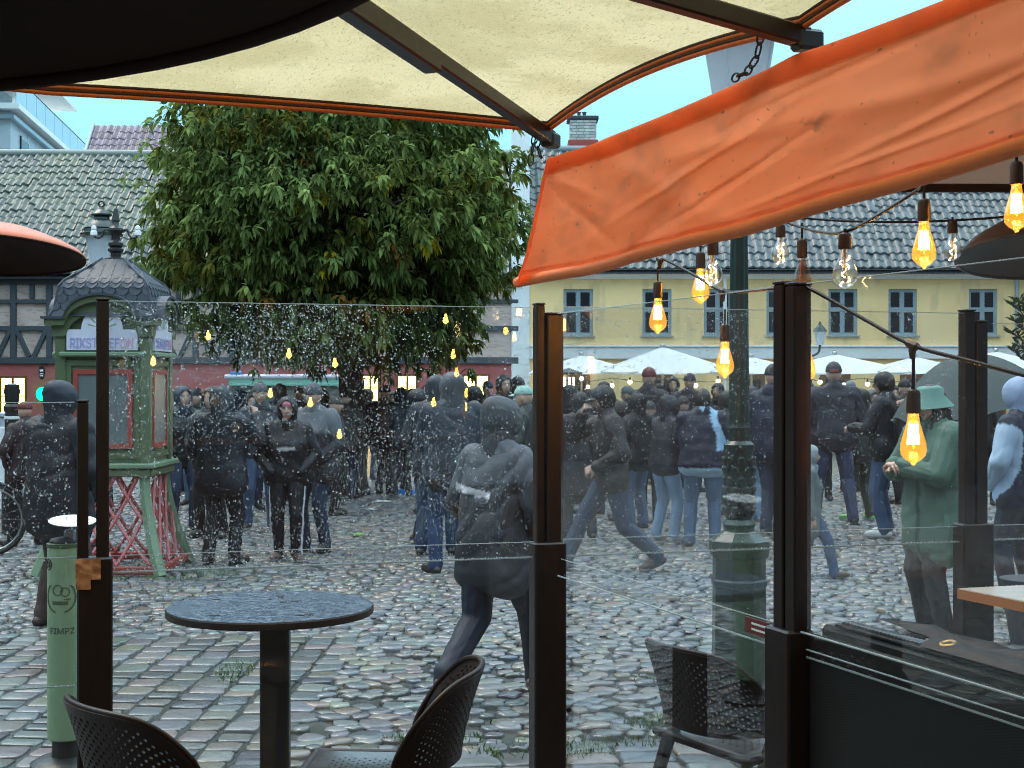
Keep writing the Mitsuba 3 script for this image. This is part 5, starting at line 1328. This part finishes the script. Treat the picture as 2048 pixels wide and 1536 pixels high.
def person(label, px, foot, top, head=0.0, jacket=(.02, .02, .022), trousers=(.02, .022, .03), shoes=(.03, .025, .022), sole=None, arms=('pocket', 'pocket'), legs='stand', hat='hood', hatcol=None, hair=None,
           tone=(.48, .29, .21), lean=0.0, tilt=0.0, turn=0.0, bulk=1.0, hem=.80, detail=3, edge=None, Y=None, stride=.5, yoke=None, stripe=None, sleeve=None, collar=None, group='people standing in the wet square', beard=False, H=None, cloth='rain_cloth', paint=None, hands=True, slim=1.0):
    COUNT[0] += 1; seed = COUNT[0] * 3.7
    rg = np.random.default_rng(100 + COUNT[0])
    if Y is None: Y = ground_Y(foot)
    x0 = (px - CX) / F * Y
    if H is None: H = EYE + (CY - top) / F * Y - (.03 if hat in ('hood', 'bucket', 'cap', 'beanie') else 0.01)
    S = H / 1.75
    global SP
    SP = SPS[0 if Y > 15.5 else 1]
    if edge is None: edge = .045 if Y > 13 else (.035 if Y > 9 else .022)
    f2 = np.array([math.sin(head), math.cos(head), 0]); r2 = np.array([math.cos(head), -math.sin(head), 0])
    def W(v):
        v = np.atleast_2d(v) * S; return np.column_stack([x0 + v[:, 0] * r2[0] + v[:, 1] * f2[0], Y + v[:, 0] * r2[1] + v[:, 1] * f2[1], v[:, 2]])
    key = thing('person', label, 'person', group)
    cl, sl = math.cos(lean), math.sin(lean)
    hipz = .93
    def L(p):                                                          # leaning upper body, about the hips
        p = np.asarray(p, float); y, z = p[1], p[2] - hipz
        return np.array([p[0], y * cl + z * sl, hipz + z * cl - y * sl])
    # legs
    dz = 0.0
    if legs == 'walk':
        k = stride * .5
        ank = {1: np.array([.085, k, .085]), -1: np.array([-.085, -k, .135])}; dz = -.05 * (stride / .6)
        toe = {1: np.array([.02, .17, -.02]), -1: np.array([-.02, .14, -.085])}
    elif legs == 'walk2':
        k = stride * .5
        ank = {-1: np.array([-.085, k, .085]), 1: np.array([.085, -k, .135])}; dz = -.05 * (stride / .6)
        toe = {-1: np.array([-.02, .17, -.02]), 1: np.array([.02, .14, -.085])}
    else:
        w = rg.uniform(.09, .15) if legs == 'stand' else .20; j = rg.uniform(-.06, .06)
        ank = {1: np.array([w, j, .085]), -1: np.array([-w, -j, .085])}; toe = {s: np.array([s * .05, .165, -.045]) for s in (1, -1)}
    hip = {s: np.array([s * .092, 0, hipz + dz]) for s in (1, -1)}
    knee = {}
    for s in (1, -1): knee[s], ank[s] = ik(hip[s], ank[s], .44, .425, (s * .12, 1, 0))
    b = bulk = 1 + (bulk - 1) * .75
    tr = [ball_hull((hip[1] + [0, 0, .06], .112 * slim), (hip[-1] + [0, 0, .06], .112 * slim), (hip[1], .112 * slim), (hip[-1], .112 * slim))]
    for s in (1, -1):
        tr += [ball_hull((hip[s], .108 * slim), (knee[s], .075 * slim)), ball_hull((knee[s], .074 * slim), (ank[s] + [0, 0, .03], .060 * slim)), ball_hull((ank[s] + [0, 0, .04], .062 * slim), (ank[s] - [0, 0, .01], .064 * slim))]
    t = soft(merge(tr), edge, 6, .014, seed, 11)
    cc = np.tile(trousers, (len(t.vertices), 1))
    if stripe is not None:
        v = np.array(t.vertices)
        for s in (1, -1):
            wx = np.interp(v[:, 2], [ank[s][2], knee[s][2], hip[s][2]], [ank[s][0], knee[s][0], hip[s][0]]); wy = np.interp(v[:, 2], [ank[s][2], knee[s][2], hip[s][2]], [ank[s][1], knee[s][1], hip[s][1]])
            cc[(np.abs(v[:, 1] - wy - .02) < .022) & (s * (v[:, 0] - wx) > .03)] = stripe
    else:
        cc = cc * (.85 + .35 * meshkit.fbm(np.array(t.vertices) * 5 + seed, 2))[:, None]
    put('trousers', tm(W(t.vertices), t.faces), 'cloth', key, True, color=cc)
    for s in (1, -1):
        a = ank[s]; tv_ = toe[s]; heel = a + [0, -.055, -.045 + (.03 if tv_[2] < -.06 else 0)]; tip = a + tv_
        m = merge([ball_hull((heel, .040), (a + [0, .03, -.02], .046), (tip + [0, -.02, 0], .040)), ball_hull((tip, .034), (tip + [0, -.05, .01], .042)), ball_hull((a + [0, -.01, .02], .050), (a + [0, 0, -.03], .048))])
        g = soft(m, max(edge, .03), 3); v = np.array(g.vertices)
        floor_ = 0.0
        v[:, 2] = np.maximum(v[:, 2], floor_ + .002)
        sc = np.tile(shoes, (len(v), 1))
        if sole is not None: sc[v[:, 2] < .030 + max(0, v[:, 2].min())] = sole
        put('shoe', tm(W(v), g.faces), 'shoe_leather', key, True, color=sc)
    # jacket
    up = [0, 0, dz]
    sh = {s: L([s * .165 * b, -.005, 1.415]) + up for s in (1, -1)}
    ch = {s: L([s * .10 * b, .02, 1.24]) + up for s in (1, -1)}
    wa = {s: L([s * .085 * b, .0, 1.06]) + up for s in (1, -1)}
    hp2 = {s: np.array([s * .10 * b, 0, .93]) + up for s in (1, -1)}
    hm = {s: np.array([s * .115 * b, 0, hem + .08]) + up for s in (1, -1)}
    nk = L([0, -.005, 1.50]) + up
    J = [ball_hull((hp2[1], .128 * b), (hp2[-1], .128 * b), (hm[1], .125 * b), (hm[-1], .125 * b)), ball_hull((wa[1], .125 * b), (wa[-1], .125 * b), (hp2[1], .128 * b), (hp2[-1], .128 * b)),
         ball_hull((ch[1], .128 * b), (ch[-1], .128 * b), (wa[1], .125 * b), (wa[-1], .125 * b)), ball_hull((ch[1], .125 * b), (ch[-1], .125 * b), (sh[1] - [.03, 0, .02], .088 * b), (sh[-1] + [.03, 0, -.02], .088 * b)),
         ball_hull((sh[1] - [.05, 0, 0], .075), (sh[-1] + [.05, 0, 0], .075), (nk, .075))]
    elb, wr, hd = {}, {}, {}
    bodym = []
    for s, a in zip((1, -1), arms):
        tgt, pole = ARMS[a] if isinstance(a, str) else a
        tgt = np.array(tgt) * [s, 1, 1]; pole = np.array(pole) * [s, 1, 1]
        e, w_ = ik(sh[s], L(tgt) + up, .30, .26, pole); elb[s], wr[s] = e, w_
        J += [ball_hull((sh[s], .082 * b), (e, .064 * b)), ball_hull((e, .062 * b), (w_, .046 * b))]
        if a != 'pocket':
            dd = unit(w_ - e)
            nn_ = np.array([-s, 0, 0.]) if a in ('down', 'swing_f', 'swing_b') else (np.array([0, -1, -.3]) if a in ('face', 'ear') else np.array([-s * .6, .0, -.5]))
            bodym += hand(w_ + dd * .02, dd if a not in ('chest', 'phone', 'cross') else unit(dd * .5 + np.array([-s * .7, .3, .1])), nn_, -s, .35 if a in ('down', 'swing_f', 'swing_b', 'point') else .75) if (hands and Y < 18) else [ball_hull((w_, .035), (w_ + dd * .09, .030))]
            bodym.append(ball_hull((e, .03), (w_ + dd * .02, .027)))
    hc = L([0, .025, 1.625]) + up
    ca, sa, ct, st_ = math.cos(turn), math.sin(turn), math.cos(tilt + lean), math.sin(tilt + lean)
    RH = np.array([[ca, sa, 0], [-sa, ca, 0], [0, 0, 1]]) @ np.array([[1, 0, 0], [0, ct, st_], [0, -st_, ct]])   # turn about z, then nod forward
    def HD(v): return np.atleast_2d(v) @ RH.T + hc
    if hat == 'hood':
        big = tm(ICO[3].vertices * [.112, .132, .142] + [0, -.012, .008], ICO[3].faces)
        v = np.array(big.vertices); v[:, 2] += .035 * np.clip(-v[:, 1] / .15, 0, 1) ** 2 * (v[:, 2] > 0); v[:, 1] -= .035 * np.clip(-v[:, 1] / .15, 0, 1) * np.clip(v[:, 2] / .15, 0, 1)
        hoodm = manifold_of(tm(HD(v), big.faces))
        hole = manifold_of(tm(HD(ICO[2].vertices * [.080, .20, .116] + [0, .140, -.012]), ICO[2].faces))
        J2 = merge([hoodm, ball_hull((HD([0, -.035, .0])[0], .102), (nk - [0, 0, .03], .096)), ball_hull((HD([0, .04, -.125])[0], .055), (nk + [0, .05, -.06], .07))]) - hole
    else: J2 = ball_hull((nk, .078), (nk + unit(hc - nk) * .03, .070))
    jm = soft(merge(J), edge, 8, .030 * b, seed, 7.0)
    v = np.array(jm.vertices); jc = np.tile(jacket, (len(v), 1)) * (.80 + .45 * meshkit.fbm(v * 6 + seed, 2))[:, None]
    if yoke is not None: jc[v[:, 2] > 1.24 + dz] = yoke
    if sleeve is not None:
        for s in (1, -1):
            d1 = np.minimum(np.linalg.norm(v - (sh[s] * .5 + elb[s] * .5), axis=1), np.minimum(np.linalg.norm(v - elb[s], axis=1), np.minimum(np.linalg.norm(v - (elb[s] + wr[s]) / 2, axis=1), np.linalg.norm(v - wr[s], axis=1))))
            jc[(d1 < .155) & (np.abs(v[:, 0]) > .16)] = sleeve
    if paint is not None: jc = paint(v, jc)
    put('jacket', tm(W(v), jm.faces), cloth, key, True, color=jc)
    hcol = hatcol if hatcol is not None else jacket
    j2 = soft(J2, max(edge * .8, .02), 4, .010, seed, 12)
    cj = np.tile(collar if (collar is not None and hat != 'hood') else (hcol if hat == 'hood' else jacket), (len(j2.vertices), 1)) * (.85 + .35 * meshkit.fbm(np.array(j2.vertices) * 9 + seed, 2))[:, None]
    put('hood' if hat == 'hood' else 'collar', tm(W(j2.vertices), j2.faces), cloth, key, True, color=cj)
    # body: head, neck, hands and the limbs under the clothes as one surface
    hm_ = manifold_of(tm(HD(HEADS[detail].vertices), HEADS[detail].faces))
    inner = [hm_, ball_hull((HD([0, -.02, -.06])[0], .052), (nk - [0, 0, .05], .058)), ball_hull((nk - [0, 0, .05], .06), (wa[1], .06), (wa[-1], .06)), ball_hull((wa[1], .06), (wa[-1], .06), (hip[1], .06), (hip[-1], .06))]
    for s in (1, -1):
        inner += [ball_hull((nk - [0, 0, .08], .04), (sh[s], .04)), ball_hull((sh[s], .04), (elb[s], .034)), ball_hull((elb[s], .034), (wr[s], .026)), ball_hull((hip[s], .06), (knee[s], .045)), ball_hull((knee[s], .045), (ank[s], .035))]
    bm = to_tm(merge(inner + bodym)); v = np.array(bm.vertices)
    put('body', tm(W(v), bm.faces), 'skin', key, True, color=skin_colors((v - hc) @ RH, np.array(tone), beard))
    if hat == 'beanie':
        q = np.array(ICO[3].vertices); q = q * [.088, .108, .100]; q[:, 2] = np.where(q[:, 2] < -.0, q[:, 2] * .18, q[:, 2] * 1.12) + .035
        q = q * (1 + .03 * meshkit.noise(ICO[3].vertices * 6)[:, None])
        put('beanie', tm(W(HD(q)), ICO[3].faces), 'cloth', key, True, color=np.tile(hcol, (len(q), 1)))
    elif hat == 'cap':
        q = np.array(ICO[3].vertices) * [.085, .104, .088]; q[:, 2] = np.where(q[:, 2] < 0, q[:, 2] * .12, q[:, 2]) + .045
        br = np.array([[.078 * math.sin(a) * r, .085 + .085 * math.cos(a) * r, .045 - .02 * r * r] for r in (0.0, .5, 1.0) for a in np.linspace(-1.57, 1.57, 9)]).reshape(3, 9, 3)
        br2 = grid_mesh(br); lowb = br2.copy(); lowb.vertices[:, 2] -= .006; lowb.faces = lowb.faces[:, ::-1]
        mm = join([tm(q, ICO[3].faces), br2, lowb])
        put('cap', tm(W(HD(mm.vertices)), mm.faces), 'cloth', key, 40 if False else True, color=np.tile(hcol, (len(mm.vertices), 1)))
    elif hat == 'bucket':
        m = lathe([(.150, -.022), (.152, -.020), (.098, .052), (.090, .105), (.06, .125), (.0, .128)], 28); q = np.array(m.vertices) * [.96, 1.1, 1]
        put('bucket_hat', tm(W(HD(q)), m.faces), 'cloth', key, True, color=np.tile(hcol, (len(q), 1)))
    if hair is not None:
        g = manifold_of(tm(HD(ICO[3].vertices * [.086, .106, .120] + [0, -.012, .016]), ICO[3].faces)) - manifold_of(tm(HD(ICO[2].vertices * [.074, .12, .105] + [0, .105, -.035]), ICO[2].faces))
        if hair == 'long':
            tail = [ball_hull((HD([s_ * .065, -.03, -.02])[0], .04), (HD([s_ * .085, .02, -.16])[0], .045), (L([s_ * .10, .08, 1.36]) + up, .032)) for s_ in (1, -1)] + [ball_hull((HD([0, -.08, 0])[0], .06), (L([0, -.12, 1.36]) + up, .05))]
            g = merge([g] + tail) - manifold_of(tm(HD(ICO[2].vertices * [.115, .10, .135] + [0, .122, -.04]), ICO[2].faces))
        hm2 = soft(g, .03 if Y > 9 else .018, 2, .016, seed, 26)
        put('hair', tm(W(hm2.vertices), hm2.faces), 'hair', key, True)
    return dict(key=key, W=W, HD=HD, sh=sh, wr=wr, L=L, S=S, hc=hc)
D = math.radians
BLK, CHAR, NAVY, GREY, BROWN = (.009, .009, .010), (.022, .023, .027), (.014, .018, .036), (.075, .08, .09), (.035, .022, .018)
JEAN, LJEAN, DJEAN, KHAKI = (.05, .078, .135), (.17, .25, .35), (.022, .034, .065), (.03, .035, .022)
WHITE = (.55, .55, .55)
# --- the figure striding past the glass
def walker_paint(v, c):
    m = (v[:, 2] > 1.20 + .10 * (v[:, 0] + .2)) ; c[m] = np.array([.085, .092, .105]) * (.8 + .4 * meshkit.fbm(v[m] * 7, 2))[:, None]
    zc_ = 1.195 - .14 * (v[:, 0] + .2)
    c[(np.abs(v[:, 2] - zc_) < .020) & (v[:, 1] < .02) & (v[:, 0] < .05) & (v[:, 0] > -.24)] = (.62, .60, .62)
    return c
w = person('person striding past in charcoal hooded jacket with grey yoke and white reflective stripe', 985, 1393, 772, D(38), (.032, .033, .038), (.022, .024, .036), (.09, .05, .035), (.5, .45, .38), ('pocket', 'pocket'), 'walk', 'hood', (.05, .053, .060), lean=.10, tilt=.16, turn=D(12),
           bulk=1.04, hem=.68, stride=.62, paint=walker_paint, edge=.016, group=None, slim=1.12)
# --- the smoker in the green parka
g = person('person in long green parka and mint bucket hat, hands raised to the face', 1872, 1288, 762, D(-105), (.072, .125, .092), (.016, .014, .016), (.03, .025, .022), None, ('chest', 'chest'), 'stand', 'bucket', (.125, .245, .20), 'long', (.55, .33, .25), lean=.03, tilt=.06, turn=D(-8), bulk=1.30, hem=.60, detail=4, edge=.018, group=None, cloth='cloth', paint=lambda v, c: (c.__setitem__((np.abs(v[:, 0] + .035) < .022) & (v[:, 1] > .05), (.03, .055, .04)), c)[1])
for s_, y_ in ((1, .02), (-1, .02)):
    p_ = g['W'](np.array([[s_ * .185, .10 + y_ * k, .80] for k in (0,)]))[0]
pf = np.array([[s_ * .21, yy, zz] for s_ in (1,) for yy in np.linspace(-.06, .10, 6) for zz in (.84, .80)])
put('pocket_flap', hull(g['W'](np.array([[-.25, -.06, .92], [-.25, .10, .90], [-.27, -.06, .84], [-.27, .10, .82], [-.235, .02, .93], [-.262, .02, .80]]))), 'cloth', g['key'], False, color=np.tile((.07, .13, .095), (len(hull(g['W'](np.array([[-.25, -.06, .92], [-.25, .10, .90], [-.27, -.06, .84], [-.27, .10, .82], [-.235, .02, .93], [-.262, .02, .80]]))).vertices), 1)))
put('cuff', tube(g['W'](np.array([g['wr'][1] + [0, 0, -.02], g['wr'][1] + [-.01, .02, .03]])), .045, 10), 'rubber', g['key'], True)
# --- the figure at the right edge
person('person in pale blue hood and navy vest with light blue sleeves at the right edge', 2043, 1226, 752, D(-40), (.016, .018, .034), (.014, .018, .034), (.40, .38, .30), (.45, .43, .36), ('down', 'pocket'), 'stand', 'hood', (.26, .33, .46), tilt=.25, bulk=1.1, hem=.80, sleeve=(.34, .44, .56), detail=4, edge=.02, group=None)
# --- left of the screens
person('person in black hooded jacket and brown trousers behind the ashtray pillar', 118, 1254, 760, D(30), (.016, .016, .02), (.06, .035, .030), (.05, .03, .025), None, ('pocket', 'pocket'), 'stand', 'hood', (.022, .026, .036), tilt=.15, bulk=1.34, hem=.70, edge=.02, group=None)
person('person in dark blue hood half hidden by the taped post', 184, 1105, 770, D(60), (.018, .02, .03), NAVY, hatcol=(.03, .04, .06), bulk=1.15)
person('person in maroon cap and dark coat beside the bicycle', 52, 1092, 798, D(-50), (.03, .016, .018), BLK, hat='cap', hatcol=(.10, .02, .02), arms=('down', 'pocket'))
# --- behind the spotted pane
person('person in blue-black hood right beside the kiosk, nearest its wall', 366, 1062, 770, D(150), BLK, DJEAN, hatcol=(.02, .03, .045))
person('person in dark hood standing between the kiosk and the pointing figure', 424, 1075, 772, D(200), CHAR, BLK, bulk=1.1)
pt = person('person in dark hooded coat pointing with a raised bare hand', 442, 1130, 770, D(20), (.018, .02, .026), (.014, .014, .016), arms=((( .22, .30, 1.46), (.4, -.3, -.9)), 'pocket'), hatcol=(.03, .034, .042), bulk=1.25, hem=.74, edge=.03)
person('person in grey beanie with pale face behind the pointing figure', 520, 1060, 762, D(170), (.03, .034, .045), JEAN, hat='beanie', hatcol=(.07, .075, .085), detail=4, sole=WHITE)
fm_ = person('person facing us in black hoodie, pink cap badge and white striped track trousers', 575, 1122, 790, D(176), (.010, .010, .012), (.010, .010, .012), (.10, .06, .05), (.5, .48, .45), ('pocket', 'pocket'), 'stand', 'hood', (.010, .010, .012), detail=4, stripe=(.55, .55, .58), bulk=1.12, hem=.84, edge=.03, tone=(.5, .30, .22),
             paint=lambda v, c: (c.__setitem__((np.abs(v[:, 2] - 1.21) < .016) & (np.abs(v[:, 0]) < .085) & (v[:, 1] > .05), (.55, .5, .5)), c)[1])
q = np.array(ICO[3].vertices) * [.083, .102, .07]; q[:, 2] = np.where(q[:, 2] < 0, q[:, 2] * .15, q[:, 2]) + .05
ccap = np.tile((.03, .012, .014), (len(q), 1)); ccap[(q[:, 1] > .06) & (np.abs(q[:, 0]) < .045)] = (.50, .16, .20)
put('cap', tm(fm_['W'](fm_['HD'](q)), ICO[3].faces), 'cloth', fm_['key'], True, color=ccap)
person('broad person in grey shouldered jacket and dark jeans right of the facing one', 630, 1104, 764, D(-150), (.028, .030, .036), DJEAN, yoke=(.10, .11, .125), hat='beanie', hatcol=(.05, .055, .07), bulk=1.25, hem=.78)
person('person in dark jacket and blue jeans standing in front of the tree trunk', 716, 986, 772, D(190), BLK, JEAN, sole=WHITE, hat='cap', hatcol=BLK, arms=('phone', 'pocket'))
person('left one of the dark pair right of the tree trunk', 768, 990, 768, D(30), (.016, .014, .016), BLK, hat='beanie', hatcol=BLK, bulk=1.15)
person('right one of the dark pair right of the tree trunk', 803, 992, 774, D(-30), CHAR, (.018, .018, .022), hatcol=CHAR, bulk=1.1)
person('slim person in black tights and black coat left of the striding figure', 838, 1085, 776, D(100), BLK, (.010, .010, .011), arms=('phone', 'pocket'), slim=.8, bulk=.95)
person('person in grey hood close behind the striding figure, holding a phone', 905, 1148, 742, D(-20), (.032, .036, .048), (.030, .046, .10), hatcol=(.075, .08, .09), arms=('phone', 'phone'), bulk=1.25, edge=.03)
person('person in dark grey hood behind the one holding a phone', 873, 1110, 748, D(10), (.02, .022, .03), DJEAN, hatcol=(.045, .05, .06), bulk=1.15)
person('person in mint green cap between the striding figure and the middle post', 1052, 1110, 766, D(-70), (.02, .025, .022), BLK, hat='cap', hatcol=(.24, .42, .36), detail=4, arms=('phone', 'pocket'))
person('person in dark fur hood behind the striding figure, near the amber window', 1008, 1020, 748, D(160), (.022, .018, .018), BLK, hatcol=(.03, .022, .02), bulk=1.2)
# --- right of the middle post
wk = person('person in flat cap walking left in jeans and brown boots, hand at mouth', 1222, 1146, 750, D(-98), (.028, .022, .022), (.028, .046, .085), (.05, .026, .022), (.42, .38, .35), ('face', ((.20, .16, 1.05), (.6, -.8, -.2))), 'walk', 'cap', (.04, .042, .05), 'short', (.45, .28, .21), lean=.07, tilt=.12, bulk=1.16, hem=.84, detail=4, stride=.80, edge=.026, beard=True, group=None)
person('person in long dark grey coat just right of the middle post', 1160, 1078, 782, D(-10), (.028, .026, .03), (.03, .032, .035), hatcol=(.03, .028, .03), hem=.50, bulk=1.1)
person('person in maroon beanie rising above the crowd under the largest parasol', 1297, 1020, 733, D(20), (.022, .018, .02), BLK, hat='beanie', hatcol=(.13, .02, .022))
person('person in light blue jeans and dark jacket with pale trainers', 1330, 1085, 788, D(60), (.020, .020, .026), LJEAN, (.18, .16, .15), WHITE, ('pocket', 'phone'), hat='hood', hatcol=(.02, .02, .025), bulk=1.12, lean=.08, hem=.86)
def track_paint(v, c):
    c[v[:, 2] < .885] = (.30, .42, .52)
    m = (v[:, 0] > .085 + .35 * np.clip(1.42 - v[:, 2], 0, .2)) & (v[:, 0] < .165 + .4 * np.clip(1.42 - v[:, 2], 0, .3)) & (v[:, 2] > 1.08) & (v[:, 1] < .08); c[m] = (.30, .46, .62)
    return c
person('curly haired person seen from behind in navy track jacket with pale blue collar', 1405, 1095, 776, D(8), (.014, .015, .030), (.055, .095, .16), (.02, .02, .024), None, ('pocket', 'phone'), 'stand', None, None, 'short', collar=(.30, .46, .62), lean=.08, tilt=.25, bulk=1.22, hem=.84, edge=.028, paint=track_paint)
person('person in plaid maroon jacket, light jeans and trainers right of the lamp', 1506, 1046, 770, D(-20), (.055, .028, .030), LJEAN, (.30, .30, .33), WHITE, ('cross', 'pocket'), hat='beanie', hatcol=(.03, .03, .04), bulk=1.1, hem=.88)
person('tall person in dark beanie left of the near post', 1545, 1075, 726, D(40), NAVY, DJEAN, hat='beanie', hatcol=(.02, .02, .025), bulk=1.1, sole=WHITE)
person('small child in grey hooded coat and jeans beside the near post', 1618, 1156, 878, D(100), (.13, .15, .15), (.05, .085, .15), (.10, .06, .045), (.4, .38, .35), ('down', 'down'), 'walk', 'hood', (.22, .25, .26), bulk=1.15, hem=.62, stride=.62, edge=.03)
rb_ = person('tall person seen from behind in beanie with red label and dark trousers', 1668, 1049, 722, D(5), (.020, .018, .026), (.035, .04, .085), BLK, None, ('pocket', 'pocket'), 'wide', 'beanie', (.035, .035, .042), bulk=1.22, hem=.88)
put('hat_label', cbox(.10, .012, .03, .003, rb_['W'](rb_['HD'](np.array([[-.01, -.114, .045]])))[0], 0), 'kiosk_red', rb_['key'])
person('person in olive trousers and neon trainers behind the tall beanie wearer', 1722, 1042, 776, D(-30), (.022, .024, .02), KHAKI, (.10, .34, .07), WHITE, bulk=1.0)
person('person in dark cap, black jacket, blue jeans and white trainers', 1772, 1074, 740, D(-60), (.014, .014, .017), JEAN, (.5, .5, .5), WHITE, ('pocket', 'phone'), hat='cap', hatcol=(.02, .02, .024), hair='short', bulk=1.18, hem=.90, detail=4)
um = person('person in dark cap holding the grey umbrella', 1866, 1085, 744, D(-60), (.02, .02, .026), NAVY, hat='cap', hatcol=(.03, .03, .04), arms=('hold', 'pocket'), bulk=1.1)
person('person in black trousers behind the right post, under the umbrella', 1972, 1010, 768, D(60), BLK, BLK, hat='beanie', hatcol=BLK)
# --- the back rows
back = [(350, 985, 778, 'person in black beanie at the back just past the kiosk post', BLK, 'beanie', BLK, 30), (448, 980, 768, 'person in blue-grey hood at the back behind the pointing hand', (.03, .034, .045), 'hood', (.05, .06, .08), 0), (502, 1018, 784, 'short person in black hood between pointing and facing figures', BLK, 'hood', BLK, 160),
        (600, 978, 770, 'person in dark knit hat at the back under the mint fascia', CHAR, 'beanie', (.04, .03, .03), 200), (645, 990, 778, 'person in black hood at the back left of the trunk', BLK, 'hood', BLK, 10), (690, 1000, 780, 'person in dark cap with back to us left of the blue jeans', (.02, .018, .016), 'cap', BLK, 0),
        (785, 965, 782, 'person in grey-brown hood behind the dark pair', BROWN, 'hood', (.05, .04, .035), 180), (822, 985, 776, 'person in black beanie right of the dark pair', BLK, 'beanie', BLK, 40), (855, 1030, 768, 'person in charcoal hood left of the two grey hoods', CHAR, 'hood', (.03, .03, .034), -10),
        (948, 1040, 770, 'person in black hood between grey hood and striding figure', BLK, 'hood', BLK, 20), (975, 985, 760, 'person in dark beanie under the right amber window edge', BLK, 'beanie', (.03, .03, .035), 170), (1035, 990, 752, 'person in dark grey hood behind the mint green cap', CHAR, 'hood', CHAR, 10),
        (1185, 1030, 778, 'person in black hood behind the raised hand of the walker', BLK, 'hood', BLK, -30), (1275, 1060, 784, 'person in dark coat close left of the light blue jeans', BLK, 'hood', BLK, -40), (1318, 968, 764, 'person in black cap at the back right of the maroon beanie', BLK, 'cap', BLK, 180), (1365, 1040, 790, 'person in black coat between light jeans and curly hair', BLK, 'beanie', (.025, .02, .02), 20),
        (1455, 1030, 780, 'person in dark green hood beside the lamp shaft', (.02, .026, .02), 'hood', (.025, .03, .022), -60), (1525, 1030, 774, 'person in navy coat between plaid jacket and near post', NAVY, 'beanie', NAVY, 30), (1620, 970, 764, 'person in black beanie at the back right of the near post', BLK, 'beanie', BLK, 0), (1790, 985, 770, 'person in black hood at the back above the white trainers', BLK, 'hood', BLK, 190),
        (1840, 1000, 766, 'person in purple-grey beanie left of the green parka', CHAR, 'beanie', (.06, .05, .07), -30), (1140, 1010, 768, 'person in dark hood behind the long grey coat', BLK, 'hood', CHAR, 40), (1208, 985, 762, 'person in charcoal hood at the back behind the flat cap', CHAR, 'hood', CHAR, 160),
        (1258, 1000, 770, 'person in grey knit beanie left of the maroon beanie', NAVY, 'beanie', (.10, .11, .12), -60), (1345, 975, 752, 'person in dark brown hood right of the maroon beanie', BROWN, 'hood', BROWN, 180),
        (1378, 985, 745, 'person in purple-black beanie behind the curly haired one', (.02, .016, .024), 'beanie', (.04, .025, .04), 30), (1436, 972, 765, 'person in black hood left of the lamp shaft at the back', BLK, 'hood', BLK, -150),
        (1475, 1000, 790, 'person in bluish hood directly behind the lamp shaft', (.03, .035, .055), 'hood', (.05, .055, .08), 10), (1590, 985, 768, 'person in dark hood behind the near post', BLK, 'hood', BLK, 90),
        (1640, 1000, 772, 'person in navy hood left of the tall beanie wearer', NAVY, 'hood', NAVY, 200), (1700, 985, 758, 'person in pale grey cap behind the tall beanie wearer', CHAR, 'cap', (.14, .15, .17), 20),
        (1812, 1010, 756, 'person in black beanie right of the white trainers', BLK, 'beanie', BLK, -20), (1240, 1040, 800, 'short person in brown jacket behind the walking flat cap', BROWN, 'hood', BROWN, -100),
        (668, 1030, 790, 'person in black coat with a scarf left of the tree trunk', BLK, 'beanie', (.06, .05, .04), 100), (560, 1000, 766, 'person in charcoal hood behind the cap badge', CHAR, 'hood', CHAR, 0),
        (395, 1010, 774, 'person in dark beanie at the back between kiosk and pointing figure', BLK, 'beanie', (.02, .022, .03), 190), (480, 995, 778, 'person in navy hood at the back before the food stall', NAVY, 'hood', NAVY, 60),
        (735, 960, 776, 'person in brown hood at the back right behind the trunk', BROWN, 'hood', BROWN, 20), (925, 1000, 762, 'person in black beanie under the right amber window', BLK, 'beanie', BLK, 180),
        (1300, 1045, 800, 'person in dark jacket left of the light blue jeans', (.02, .02, .025), 'beanie', (.035, .03, .03), 0), (1560, 1000, 775, 'person in wine red coat at the back beyond the near post', (.06, .018, .02), 'hood', (.05, .018, .02), 150),
        (1745, 1000, 778, 'person in grey hood between neon trainers and white trainers', CHAR, 'hood', (.06, .065, .07), 170), (1905, 1030, 780, 'person in dark hood behind the green parka', BLK, 'hood', CHAR, 0)]
for px, foot, top, lab, jc_, ht, hc_, ang in back:
    person(lab, px, foot, top, D(ang), jc_, [BLK, DJEAN, NAVY, JEAN][px % 4], hat=ht, hatcol=hc_, bulk=1.08 + (px % 5) * .03, group='people in the back rows of the crowd', edge=.055)
# the umbrella
uk = thing('umbrella', 'large grey hand umbrella tilted over the person in dark cap', 'umbrella')
scene['umbrella_cloth'] = {'type': 'principledthin', 'base_color': {'type': 'rgb', 'value': [.12, .14, .135]}, 'roughness': .5, 'diff_trans': .6}
UC = at(1945, 812, 12.8)
ax_ = unit([-.22, -.10, 1.0]); a_, b_, _ = frame(ax_)
def um_pt(r, th): return UC + a_ * r * math.cos(th) + b_ * r * math.sin(th) + ax_ * (.48 * (1 - (r / .72) ** 2) + .0)
for i in range(8):
    th = np.linspace(i * math.pi / 4, (i + 1) * math.pi / 4, 7)
    put('canopy_panel', grid_mesh(np.array([[um_pt(r * (1 - .04 * math.sin((t - th[0]) * 4) * r / .72), t) for t in th] for r in np.linspace(.01, .72, 9)])), 'umbrella_cloth', uk, True)
    put('rib', tube([um_pt(r, th[0]) - ax_ * .006 for r in np.linspace(.01, .72, 9)], .004, 4), 'steel', uk)
hw_ = um['W'](um['wr'][1][None])[0]
put('shaft', tube([UC + ax_ * .52, hw_ - [0, 0, .12]], .008, 6), 'black_metal', uk, True)
put('handle', tube([hw_ + [0, 0, .02], hw_ - [0, 0, .14]], .014, 7), 'rubber', uk, True)
